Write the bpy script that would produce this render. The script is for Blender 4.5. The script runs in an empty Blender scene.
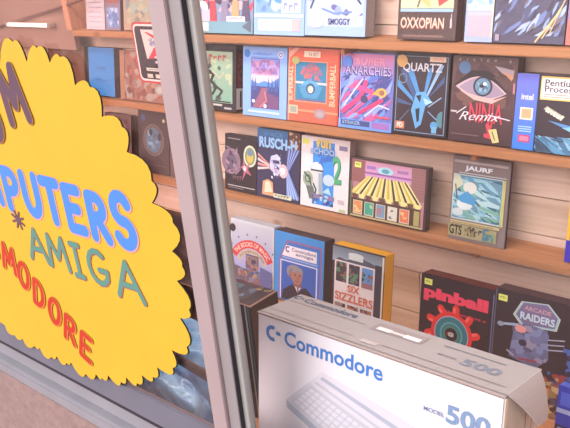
import bpy, bmesh, math, random
from mathutils import Vector, Matrix
from mathutils.geometry import tessellate_polygon

SC = bpy.context.scene
COL = SC.collection
random.seed(7)

# ------------------------------------------------------------------ colour and materials
def lin(c):
    if isinstance(c, str):
        c = tuple(int(c[i:i+2], 16) / 255 for i in (0, 2, 4))
    r = [x / 12.92 if x <= .04045 else ((x + .055) / 1.055) ** 2.4 for x in c[:3]]
    return (r[0], r[1], r[2], 1.0)

def new_mat(name):
    m = bpy.data.materials.new(name); m.use_nodes = True
    nt = m.node_tree; nt.nodes.clear()
    out = nt.nodes.new('ShaderNodeOutputMaterial')
    return m, nt, out

def plain(name, col, rough=.5, metal=0, spec=.5, noise=0.0, nscale=30, bump=0.0, emit=None):
    m, nt, out = new_mat(name)
    b = nt.nodes.new('ShaderNodeBsdfPrincipled')
    b.inputs['Base Color'].default_value = lin(col)
    b.inputs['Roughness'].default_value = rough
    b.inputs['Metallic'].default_value = metal
    b.inputs['Specular IOR Level'].default_value = spec
    if emit:
        b.inputs['Emission Color'].default_value = lin(emit[0]); b.inputs['Emission Strength'].default_value = emit[1]
    if noise or bump:
        tc = nt.nodes.new('ShaderNodeTexCoord'); n = nt.nodes.new('ShaderNodeTexNoise')
        n.inputs['Scale'].default_value = nscale; n.inputs['Detail'].default_value = 5
        nt.links.new(tc.outputs['Object'], n.inputs['Vector'])
        if noise:
            mx = nt.nodes.new('ShaderNodeMix'); mx.data_type = 'RGBA'; mx.blend_type = 'MULTIPLY'
            mx.inputs[0].default_value = noise
            mx.inputs[6].default_value = lin(col)
            rp = nt.nodes.new('ShaderNodeValToRGB')
            rp.color_ramp.elements[0].position = .3; rp.color_ramp.elements[1].position = .7
            rp.color_ramp.elements[0].color = (.35, .35, .35, 1)
            nt.links.new(n.outputs['Fac'], rp.inputs[0]); nt.links.new(rp.outputs[0], mx.inputs[7])
            nt.links.new(mx.outputs[2], b.inputs['Base Color'])
        if bump:
            bp = nt.nodes.new('ShaderNodeBump'); bp.inputs['Strength'].default_value = bump; bp.inputs['Distance'].default_value = .01
            nt.links.new(n.outputs['Fac'], bp.inputs['Height']); nt.links.new(bp.outputs[0], b.inputs['Normal'])
    nt.links.new(b.outputs[0], out.inputs[0])
    return m

def printed(name, rough=.42, spec=.5, coat=0.0):
    m, nt, out = new_mat(name)
    b = nt.nodes.new('ShaderNodeBsdfPrincipled')
    a = nt.nodes.new('ShaderNodeVertexColor'); a.layer_name = 'Col'
    tc = nt.nodes.new('ShaderNodeTexCoord'); n = nt.nodes.new('ShaderNodeTexNoise')
    n.inputs['Scale'].default_value = 9; n.inputs['Detail'].default_value = 4
    mx = nt.nodes.new('ShaderNodeMix'); mx.data_type = 'RGBA'; mx.blend_type = 'MULTIPLY'; mx.inputs[0].default_value = .14
    nt.links.new(tc.outputs['Object'], n.inputs['Vector'])
    nt.links.new(a.outputs['Color'], mx.inputs[6]); nt.links.new(n.outputs['Fac'], mx.inputs[7])
    nt.links.new(mx.outputs[2], b.inputs['Base Color'])
    b.inputs['Roughness'].default_value = rough; b.inputs['Specular IOR Level'].default_value = spec
    b.inputs['Coat Weight'].default_value = coat; b.inputs['Coat Roughness'].default_value = .15
    nt.links.new(b.outputs[0], out.inputs[0])
    return m

def wood(name, c1, c2, knot, axis='X', scale=1.0, rough=.6, use_tint=True):
    m, nt, out = new_mat(name)
    b = nt.nodes.new('ShaderNodeBsdfPrincipled'); b.inputs['Roughness'].default_value = rough
    b.inputs['Specular IOR Level'].default_value = .3
    tc = nt.nodes.new('ShaderNodeTexCoord'); mp = nt.nodes.new('ShaderNodeMapping')
    s = {'X': (1.6, 30, 30), 'Z': (30, 30, 1.6)}[axis]
    mp.inputs['Scale'].default_value = tuple(v * scale for v in s)
    n = nt.nodes.new('ShaderNodeTexNoise'); n.inputs['Scale'].default_value = 1.6; n.inputs['Detail'].default_value = 6; n.inputs['Distortion'].default_value = .7
    nt.links.new(tc.outputs['Object'], mp.inputs[0]); nt.links.new(mp.outputs[0], n.inputs['Vector'])
    rp = nt.nodes.new('ShaderNodeValToRGB')
    rp.color_ramp.elements[0].position = .3; rp.color_ramp.elements[1].position = .68
    rp.color_ramp.elements[0].color = lin(c2); rp.color_ramp.elements[1].color = lin(c1)
    nt.links.new(n.outputs['Fac'], rp.inputs[0])
    # knots
    mp2 = nt.nodes.new('ShaderNodeMapping'); mp2.inputs['Scale'].default_value = {'X': (4.2, 4, 8.5), 'Z': (8.5, 4, 4.2)}[axis]
    v = nt.nodes.new('ShaderNodeTexVoronoi'); v.inputs['Scale'].default_value = 1.0; v.inputs['Randomness'].default_value = 1
    nt.links.new(tc.outputs['Object'], mp2.inputs[0]); nt.links.new(mp2.outputs[0], v.inputs['Vector'])
    r2 = nt.nodes.new('ShaderNodeValToRGB'); r2.color_ramp.elements[0].position = .05; r2.color_ramp.elements[1].position = .13
    r2.color_ramp.elements[0].color = (1, 1, 1, 1); r2.color_ramp.elements[1].color = (0, 0, 0, 1)
    nt.links.new(v.outputs['Distance'], r2.inputs[0])
    mx = nt.nodes.new('ShaderNodeMix'); mx.data_type = 'RGBA'
    ml = nt.nodes.new('ShaderNodeMath'); ml.operation = 'MULTIPLY'; ml.inputs[1].default_value = .6
    nt.links.new(r2.outputs[0], ml.inputs[0]); nt.links.new(ml.outputs[0], mx.inputs[0])
    nt.links.new(rp.outputs[0], mx.inputs[6]); mx.inputs[7].default_value = lin(knot)
    last = mx.outputs[2]
    if use_tint:
        a = nt.nodes.new('ShaderNodeVertexColor'); a.layer_name = 'Col'
        mt = nt.nodes.new('ShaderNodeMix'); mt.data_type = 'RGBA'; mt.blend_type = 'MULTIPLY'; mt.inputs[0].default_value = 1
        nt.links.new(last, mt.inputs[6]); nt.links.new(a.outputs['Color'], mt.inputs[7]); last = mt.outputs[2]
    nt.links.new(last, b.inputs['Base Color'])
    bp = nt.nodes.new('ShaderNodeBump'); bp.inputs['Strength'].default_value = .15; bp.inputs['Distance'].default_value = .003
    nt.links.new(n.outputs['Fac'], bp.inputs['Height']); nt.links.new(bp.outputs[0], b.inputs['Normal'])
    nt.links.new(b.outputs[0], out.inputs[0])
    return m

def glass_mat(name, tint, strength=1.0, haze=0.0):
    m, nt, out = new_mat(name)
    tr = nt.nodes.new('ShaderNodeBsdfTransparent'); tr.inputs[0].default_value = lin(tint)
    gl = nt.nodes.new('ShaderNodeBsdfGlossy'); gl.inputs['Roughness'].default_value = .04
    fr = nt.nodes.new('ShaderNodeFresnel'); fr.inputs[0].default_value = 1.45
    ge = nt.nodes.new('ShaderNodeNewGeometry'); io = nt.nodes.new('ShaderNodeMath'); io.operation = 'MULTIPLY_ADD'
    io.inputs[1].default_value = 1 / 1.45 - 1.45; io.inputs[2].default_value = 1.45   # same reflectance on both faces of a thin pane
    nt.links.new(ge.outputs['Backfacing'], io.inputs[0]); nt.links.new(io.outputs[0], fr.inputs[0])
    mu = nt.nodes.new('ShaderNodeMath'); mu.operation = 'MULTIPLY'; mu.inputs[1].default_value = strength * .5
    nt.links.new(fr.outputs[0], mu.inputs[0])
    mx = nt.nodes.new('ShaderNodeMixShader')
    nt.links.new(mu.outputs[0], mx.inputs[0]); nt.links.new(tr.outputs[0], mx.inputs[1]); nt.links.new(gl.outputs[0], mx.inputs[2])
    last = mx.outputs[0]
    if haze:
        df = nt.nodes.new('ShaderNodeBsdfDiffuse'); df.inputs[0].default_value = lin((.88, .74, .70))  # pale warm diffuse mixed evenly over the pane
        m2 = nt.nodes.new('ShaderNodeMixShader'); m2.inputs[0].default_value = haze
        nt.links.new(last, m2.inputs[1]); nt.links.new(df.outputs[0], m2.inputs[2]); last = m2.outputs[0]
    nt.links.new(last, out.inputs[0])
    return m

M_PRINT = printed('printed card')
M_GLOSSY = printed('laminated printed card', .28, .5, .25)
M_MATTE = printed('matte printed board', .65, .3)
M_PLANK = wood('pine planks', (.90, .785, .72), (.83, .70, .635), (.58, .41, .34))
M_SHELF = wood('pine shelf board', (.73, .51, .36), (.64, .42, .28), (.42, .25, .16), use_tint=False)
M_STRIP = wood('pine upright strip', (.84, .62, .50), (.76, .53, .42), (.6, .36, .26), axis='Z', use_tint=False)
M_FLOORW = wood('pine display floor', (.84, .56, .38), (.74, .46, .29), (.5, .3, .2), use_tint=False)
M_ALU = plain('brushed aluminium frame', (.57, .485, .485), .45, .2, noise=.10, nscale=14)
M_ALU2 = plain('shaded aluminium frame', (.55, .52, .505), .5, .1, noise=.10, nscale=14)  # greyer copy of the frame aluminium, shade put into its colour
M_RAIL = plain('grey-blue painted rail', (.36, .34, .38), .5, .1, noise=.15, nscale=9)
M_REC = plain('shaded recess aluminium', (.49, .445, .445), .5, .15, noise=.10, nscale=14)  # same aluminium, the recess's shade put into the colour
M_SILL = plain('dull aluminium sill', (.52, .49, .51), .5, .3, noise=.22, nscale=7)
M_RUBBER = plain('black rubber gasket', (.10, .07, .12), .6)
M_STUCCO = plain('speckled pink stucco', (.48, .37, .35), .9, noise=.30, nscale=38, bump=.5)
M_PAVE = plain('pavement slabs', (.55, .43, .40), .9, noise=.2, nscale=8, bump=.2)
M_PAINT = plain('painted board', (.62, .47, .42), .6, noise=.06, nscale=3)
M_CEIL = plain('white ceiling paint', (.8, .76, .72), .8)
M_REFL_GLOW = plain('tube reflection glow', (1, 1, .96), .3, emit=((1, .98, .93), 3.0))  # glow imitates the tube's reflection in the pane
M_REFL_EDGE = plain('tube reflection surround', (.72, .62, .58), .5)
M_CABLE = plain('brown cable sheath', (.42, .25, .22), .5)
M_GLASS_L = glass_mat('left window glass', (.95, .92, .91), .9, .025)
M_GLASS_R = glass_mat('right window glass', (.97, .97, .97), .9, .008)

def plastic_film():
    m, nt, out = new_mat('pale blue plastic film')
    b = nt.nodes.new('ShaderNodeBsdfPrincipled'); b.inputs['Base Color'].default_value = lin((.50, .66, .80))
    b.inputs['Roughness'].default_value = .22; b.inputs['Coat Weight'].default_value = .5
    tc = nt.nodes.new('ShaderNodeTexCoord'); n = nt.nodes.new('ShaderNodeTexNoise'); n.inputs['Scale'].default_value = 9; n.inputs['Distortion'].default_value = 1.5
    nt.links.new(tc.outputs['Object'], n.inputs['Vector'])
    rp = nt.nodes.new('ShaderNodeValToRGB')
    rp.color_ramp.elements[0].position = .35; rp.color_ramp.elements[0].color = lin((.28, .52, .76))
    rp.color_ramp.elements[1].position = .62; rp.color_ramp.elements[1].color = lin((.56, .80, .97))
    nt.links.new(n.outputs['Fac'], rp.inputs[0]); nt.links.new(rp.outputs[0], b.inputs['Base Color'])
    bp = nt.nodes.new('ShaderNodeBump'); bp.inputs['Strength'].default_value = .6; bp.inputs['Distance'].default_value = .02
    nt.links.new(n.outputs['Fac'], bp.inputs['Height']); nt.links.new(bp.outputs[0], b.inputs['Normal'])
    nt.links.new(b.outputs[0], out.inputs[0])
    return m
M_FILM = plastic_film()

# ------------------------------------------------------------------ mesh helpers
def link(name, bm, mat, parent=None, loc=(0, 0, 0), rot=(0, 0, 0), smooth=False):
    me = bpy.data.meshes.new(name); bm.to_mesh(me); bm.free()
    me.materials.append(mat)
    if smooth:
        for p in me.polygons: p.use_smooth = True
    o = bpy.data.objects.new(name, me); COL.objects.link(o)
    o.location = loc; o.rotation_euler = rot
    if parent is not None: o.parent = parent
    return o

def empty(name, loc, rot=(0, 0, 0)):
    o = bpy.data.objects.new(name, None); COL.objects.link(o)
    o.location = loc; o.rotation_euler = rot; o.empty_display_size = .05
    return o

def tag(o, label, cat, group=None, kind=None):
    o['label'] = label; o['category'] = cat
    if group: o['group'] = group
    if kind: o['kind'] = kind
    return o

def struct(o):
    o['kind'] = 'structure'; return o

def newbm():
    bm = bmesh.new(); bm.loops.layers.float_color.new('Col'); return bm

def colour_face(bm, f, c):
    L = bm.loops.layers.float_color['Col']
    c = lin(c)
    for l in f.loops: l[L] = c

def box(bm, x0, x1, y0, y1, z0, z1, bevel=0.0, col=None, fcol=None):
    """box with optional bevel; fcol maps a face normal to a colour"""
    tmp = bmesh.new(); tmp.loops.layers.float_color.new('Col')
    r = bmesh.ops.create_cube(tmp, size=1)
    for v in r['verts']:
        v.co = Vector((x0 if v.co.x < 0 else x1, y0 if v.co.y < 0 else y1, z0 if v.co.z < 0 else z1))
    if bevel:
        bmesh.ops.bevel(tmp, geom=list(tmp.edges), offset=bevel, segments=2, affect='EDGES')
    tmp.normal_update()
    for f in tmp.faces:
        colour_face(tmp, f, fcol(f.normal) if fcol else (col or (1, 1, 1)))
    me = bpy.data.meshes.new('tmp'); tmp.to_mesh(me); tmp.free()
    bm.from_mesh(me); bpy.data.meshes.remove(me)

_tc = {}
def text_geo(s, off=0.0):
    k = (s, off)
    if k in _tc: return _tc[k]
    cu = bpy.data.curves.new('t', 'FONT'); cu.body = s; cu.size = 1; cu.offset = off; cu.resolution_u = 3
    ob = bpy.data.objects.new('t', cu)
    me = ob.to_mesh()
    vs = [(v.co.x, v.co.y) for v in me.vertices]; ps = [tuple(p.vertices) for p in me.polygons]
    ob.to_mesh_clear(); bpy.data.objects.remove(ob); bpy.data.curves.remove(cu)
    if vs:
        x0 = min(v[0] for v in vs); x1 = max(v[0] for v in vs); y0 = min(v[1] for v in vs); y1 = max(v[1] for v in vs)
        vs = [((v[0] - x0) / (x1 - x0), (v[1] - y0) / (y1 - y0)) for v in vs]
    _tc[k] = (vs, ps)
    return _tc[k]

class Art:
    """flat print: coloured polygons stacked in hair-thin layers in the plane y = -eps (x right, z up), sized w x h metres"""
    def __init__(s, w, h, bg=None, eps=.0004, step=.00007):
        s.w, s.h, s.bm, s.e, s.step = w, h, newbm(), eps, step
        s.tf = lambda x, z, y: (x, y, z)
        if bg: s.rect(0, 0, 1, 1, bg)
    def up(s): s.e += s.step
    def face(s, pts, c):
        vs = [s.bm.verts.new(s.tf(x, z, -s.e)) for x, z in pts]
        try: f = s.bm.faces.new(vs)
        except ValueError: return
        L = s.bm.loops.layers.float_color['Col']
        if isinstance(c, list):
            for l, cc in zip(f.loops, c): l[L] = lin(cc)
        else:
            cc = lin(c)
            for l in f.loops: l[L] = cc
        return f
    def poly(s, pts, c, up=True):
        if up: s.up()
        return s.face([(u * s.w, v * s.h) for u, v in pts], c)
    def rect(s, u0, v0, u1, v1, c, up=True): s.poly([(u0, v0), (u1, v0), (u1, v1), (u0, v1)], c, up)
    def grad(s, u0, v0, u1, v1, ct, cb):
        s.poly([(u0, v0), (u1, v0), (u1, v1), (u0, v1)], [cb, cb, ct, ct])
    def ell(s, u, v, ru, rv, c, a0=0, a1=360, n=24, up=True, rot=0):
        r = math.radians
        pts = []
        for i in range(n if a1 - a0 == 360 else n + 1):
            a = r(a0 + (a1 - a0) * i / n)
            x, y = ru * s.w * math.cos(a), rv * s.h * math.sin(a)
            cr, sr = math.cos(r(rot)), math.sin(r(rot))
            pts.append((u * s.w + x * cr - y * sr, v * s.h + x * sr + y * cr))
        if up: s.up()
        s.face(pts, c)
    def ring(s, u, v, r0, r1, c, n=32, a0=0, a1=360):
        """radii in metres"""
        s.up()
        for i in range(n):
            a, b = math.radians(a0 + (a1 - a0) * i / n), math.radians(a0 + (a1 - a0) * (i + 1) / n)
            cx, cz = u * s.w, v * s.h
            s.face([(cx + r0 * math.cos(a), cz + r0 * math.sin(a)), (cx + r1 * math.cos(a), cz + r1 * math.sin(a)),
                    (cx + r1 * math.cos(b), cz + r1 * math.sin(b)), (cx + r0 * math.cos(b), cz + r0 * math.sin(b))], c)
    def stroke(s, pts, wd, c, cap=True, up=True, metric=False, w2=None):
        """round-ended brush stroke; width in metres"""
        if not metric: pts = [(u * s.w, v * s.h) for u, v in pts]
        if up: s.up()
        w2 = wd if w2 is None else w2
        n = len(pts)
        for i in range(n - 1):
            (x0, y0), (x1, y1) = pts[i], pts[i + 1]
            dx, dy = x1 - x0, y1 - y0; L = math.hypot(dx, dy) or 1e-6
            nx, ny = -dy / L, dx / L
            wa = (wd + (w2 - wd) * i / (n - 1)) / 2; wb = (wd + (w2 - wd) * (i + 1) / (n - 1)) / 2
            s.e += s.step * .02
            s.face([(x0 + nx * wa, y0 + ny * wa), (x0 - nx * wa, y0 - ny * wa), (x1 - nx * wb, y1 - ny * wb), (x1 + nx * wb, y1 + ny * wb)], c)
        if cap:
            for i, (x, y) in enumerate(pts):
                rr = (wd + (w2 - wd) * i / (n - 1)) / 2
                s.e += s.step * .02
                s.face([(x + rr * math.cos(a * math.pi / 5), y + rr * math.sin(a * math.pi / 5)) for a in range(10)], c)
    def text(s, t, u0, v0, u1, v1, c, off=0.0, rise=0.0, shear=0.0, fn=None, up=True):
        vs, ps = text_geo(t, off)
        if up: s.up()
        L = s.bm.loops.layers.float_color['Col']; cc = lin(c)
        bv = []
        for x, y in vs:
            if fn: X, Z = fn(x, y)
            else:
                X = (u0 + (u1 - u0) * x) * s.w + shear * y * (v1 - v0) * s.h
                Z = (v0 + (v1 - v0) * y) * s.h + rise * x * s.h
            bv.append(s.bm.verts.new(s.tf(X, Z, -s.e)))
        for p in ps:
            try: f = s.bm.faces.new([bv[i] for i in p])
            except ValueError: continue
            for l in f.loops: l[L] = cc
    def marks(s, n, u0, v0, u1, v1, c, off=0):
        """row of unreadable letter-sized marks, for print too blurred to read"""
        s.up(); rnd = random.Random(n * 7 + int(u0 * 100))
        for i in range(n):
            a = u0 + (u1 - u0) * i / n; b = a + (u1 - u0) * .74 / n
            lo = v0 + (v1 - v0) * rnd.choice((0, 0, .15)); hi = v1 - (v1 - v0) * rnd.choice((0, .1, .3)); m = (lo + hi) / 2
            s.rect(a, lo, a + (b - a) * .35, hi, c, up=False)
            s.poly([(a + (b - a) * .35, hi), (b, hi), (b, m), (a + (b - a) * .35, m + (hi - m) * .3)], c, up=False)
    def blobs(s, u0, v0, u1, v1, cols, n, size, seed=1, streak=0):
        rnd = random.Random(seed)
        W, H = s.w, s.h
        for i in range(n):
            cx = rnd.uniform(u0, u1) * W; cy = rnd.uniform(v0, v1) * H
            k = rnd.randint(4, 8); a0 = rnd.uniform(0, 6.28); ex = rnd.uniform(.6, 1.8); sz = size * rnd.uniform(.5, 1.3)
            ang = rnd.uniform(-.7, .7) if not streak else math.radians(streak) + rnd.uniform(-.35, .35)
            if streak: ex = rnd.uniform(2, 4)
            pts = []
            for j in range(k):
                a = a0 + 6.283 * j / k; r = sz * rnd.uniform(.7, 1.1)
                x, y = r * ex * math.cos(a), r * math.sin(a) / (1.6 if streak else 1)
                X = cx + x * math.cos(ang) - y * math.sin(ang); Y = cy + x * math.sin(ang) + y * math.cos(ang)
                pts.append((min(max(X, u0 * W), u1 * W), min(max(Y, v0 * H), v1 * H)))
            s.e += s.step * .3
            s.face(pts, rnd.choice(cols))
    def done(s, name, mat, parent, loc=(0, 0, 0), rot=(0, 0, 0)):
        bmesh.ops.recalc_face_normals(s.bm, faces=s.bm.faces)
        for f in s.bm.faces:
            if f.normal.y > 0: f.normal_flip()
        return link(name, s.bm, mat, parent, loc, rot)

# stroke alphabet for the hand-painted sign, unit cell
def arc(cx, cy, rx, ry, a0, a1, n=10):
    return [(cx + rx * math.cos(math.radians(a0 + (a1 - a0) * i / n)), cy + ry * math.sin(math.radians(a0 + (a1 - a0) * i / n))) for i in range(n + 1)]
GLY = {
 'C': [arc(.55, .5, .5, .5, 55, 305)],
 'O': [arc(.5, .5, .48, .5, 0, 360, 16)],
 'M': [[(0, 0), (.12, 1), (.5, .3), (.85, 1), (1, 0)]],
 'P': [[(.1, 0), (.1, 1)], [(.1, 1)] + arc(.45, .73, .45, .27, 90, -90, 8) + [(.1, .46)]],
 'U': [[(.05, 1), (.05, .4)] + arc(.5, .4, .45, .4, 180, 360, 8) + [(.95, 1)]],
 'T': [[(0, 1), (1, 1)], [(.5, 1), (.5, 0)]],
 'E': [[(.9, 1), (.1, 1), (.1, 0), (.95, 0)], [(.1, .52), (.75, .52)]],
 'R': [[(.1, 0), (.1, 1)], [(.1, 1)] + arc(.45, .75, .42, .25, 90, -90, 8) + [(.1, .5)], [(.4, .5), (.95, 0)]],
 'S': [arc(.5, .75, .42, .26, 25, 270, 9) + arc(.5, .25, .45, .25, 90, -155, 9)],
 'A': [[(0, 0), (.5, 1), (1, 0)], [(.2, .36), (.8, .36)]],
 'I': [[(.5, 0), (.5, 1)], [(.2, 1), (.8, 1)], [(.2, 0), (.8, 0)]],
 'G': [arc(.52, .5, .5, .5, 50, 320) + [(.95, .42), (.55, .42)]],
 'D': [[(.08, 0), (.08, 1)], [(.08, 1)] + arc(.35, .5, .6, .5, 90, -90, 10) + [(.08, 0)]],
}
def glyph(art, ch, cx, cz, w, h, rot, wd, c, dx=0, dz=0, shear=0.0):
    r = math.radians(rot)
    art.up()
    for st in GLY[ch]:
        pts = []
        for x, y in st:
            X, Y = (x - .5) * w + shear * (y - .5) * h, (y - .5) * h
            pts.append((cx + dx + X * math.cos(r) - Y * math.sin(r), cz + dz + X * math.sin(r) + Y * math.cos(r)))
        art.stroke(pts, wd, c, up=False, metric=True)

H = 1.5   # camera height over the pavement
# ------------------------------------------------------------------ shop shell
WALL_Y = 2.012
def plank_wall():
    bm = newbm()
    rnd = random.Random(3)
    seams = [0.0, .163, .321, .43, .545, .663, .781, .90, 1.02, 1.14, 1.26, 1.40, 1.54, 1.68, 1.82, 1.96, 2.10, 2.24]
    seams = sorted(set(seams))
    for z0, z1 in zip(seams[:-1], seams[1:]):
        cuts = [-4.3, -1.322, .9] if z1 < .35 else [-4.3, rnd.uniform(-3.4, -3.1), rnd.uniform(-.55, -.3), .9]
        for a, b in zip(cuts[:-1], cuts[1:]):
            t = rnd.uniform(.96, 1.05)
            c = (min(1, t), min(1, t * rnd.uniform(.975, 1.0)), min(1, t * rnd.uniform(.95, 1.0)))
            if z1 < .35: c = (1, .95, .86) if a < -1.4 else (1, .98, .96)
            box(bm, a + .0015, b - .0015, WALL_Y, WALL_Y + .02, z0 + .0016, z1 - .0016, .0012, col=c)
    box(bm, -4.3, .9, WALL_Y + .018, WALL_Y + .06, 0.0, 2.3, col=(.30, .17, .12))
    return struct(link('wall_back', bm, M_PLANK))
plank_wall()

def struct_box(name, mat, *dims, bevel=0.0):
    bm = newbm(); box(bm, *dims, bevel=bevel); return struct(link(name, bm, mat))
struct_box('floor', M_FLOORW, -4.3, .9, .862, 1.815, .17, .23)
struct_box('floor_gap', M_FLOORW, -4.3, .9, 1.815, WALL_Y + .02, -.02, 0.0)
struct_box('ceiling', M_CEIL, -4.3, .9, .74, WALL_Y + .06, 2.3, 2.36)
struct_box('wall_left', M_PAINT, -4.36, -4.3, .74, WALL_Y + .06, 0, 2.36)
struct_box('wall_right', M_PAINT, .9, .96, .74, WALL_Y + .06, 0, 2.36)
struct_box('wall_front', M_STUCCO, -4.36, .96, .772, .86, -.001, .436)
struct_box('ground_pavement', M_PAVE, -7, 4, -5, .772, -.06, 0)
# painted partition at the left end of the shelving with its upright strip
struct_box('wall_partition', M_PAINT, -4.3, -2.965, 1.93, 1.955, 1.02, 2.3)
struct_box('trim_upright', M_STRIP, -2.965, -2.925, 1.90, WALL_Y, 1.11, 2.3, bevel=.002)

# shelves: one board each, on brackets
SH = {'top': 1.111, 'middle': .826, 'low': .519}
def shelf(name, ztop, x0, x1, label):
    r = empty(name, ((x0 + x1) / 2, 1.95, ztop - .032))
    bm = newbm(); box(bm, x0 - (x0 + x1) / 2, x1 - (x0 + x1) / 2, -.052, WALL_Y - 1.95, .008, .032, .0025)
    link('board', bm, M_SHELF, r)
    n = 4
    for i in range(n):
        x = (x0 + (x1 - x0) * (i + .5) / n) - (x0 + x1) / 2
        bm = newbm(); box(bm, x - .008, x + .008, -.03, WALL_Y - 1.95, -.016, .008, .002, col=(.5, .4, .36))
        link('bracket', bm, M_SHELF, r)
    tag(r, label, 'shelf', 'plank shelves')
    return r
shelf('wall_shelf', SH['top'], -2.925, .85, 'topmost visible pine shelf board on the plank wall')
shelf('wall_shelf', SH['middle'], -4.25, .85, 'middle pine shelf board carrying the longest row of game boxes')
shelf('wall_shelf', SH['low'], -4.25, .85, 'lowest pine wall shelf board, above the row behind the white carton')

# ------------------------------------------------------------------ window: sliding aluminium frame
def window_frame():
    root = empty('window_1', (-1.0, .80, .43))
    struct(root)
    ox, oy, oz = -1.0, .80, .43
    def part(name, mat, boxes, bev=.0015):
        bm = newbm()
        for b in boxes:
            box(bm, b[0] - ox, b[1] - ox, b[2] - oy, b[3] - oy, b[4] - oz, b[5] - oz, bev)
        return link(name, bm, mat, root)
    part('sill_track', M_SILL, [(-4.3, .9, .772, .86, .436, .478), (-4.3, .9, .768, .775, .446, .468)])
    part('sill_track', M_SILL, [(-4.3, .9, .790, .86, .478, .519)], .001)
    part('track_groove', M_RUBBER, [(-4.3, -.905, .785, .80, .518, .5265)], .0005)
    part('bottom_rail', M_RAIL, [(-4.3, -.983, .784, .7955, .527, .590)])
    part('bottom_rail', M_ALU2, [(-.945, .9, .80, .811, .50, .605)])
    part('top_rail', M_ALU, [(-4.3, .9, .78, .86, 2.2, 2.3)])
    # left stile: lit face, ridge, recessed face
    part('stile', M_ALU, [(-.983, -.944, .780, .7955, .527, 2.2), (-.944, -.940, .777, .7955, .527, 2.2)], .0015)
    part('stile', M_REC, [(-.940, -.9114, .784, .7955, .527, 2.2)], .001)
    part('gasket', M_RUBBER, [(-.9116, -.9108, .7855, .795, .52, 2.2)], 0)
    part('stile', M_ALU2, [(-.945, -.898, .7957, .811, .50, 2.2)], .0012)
    part('glass_pane', M_GLASS_L, [(-4.3, -.983, .7895, .7905, .589, 2.21)], 0)
    part('glass_pane', M_GLASS_R, [(-.898, .9, .8055, .8065, .60, 2.21)], 0)
window_frame()

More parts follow.
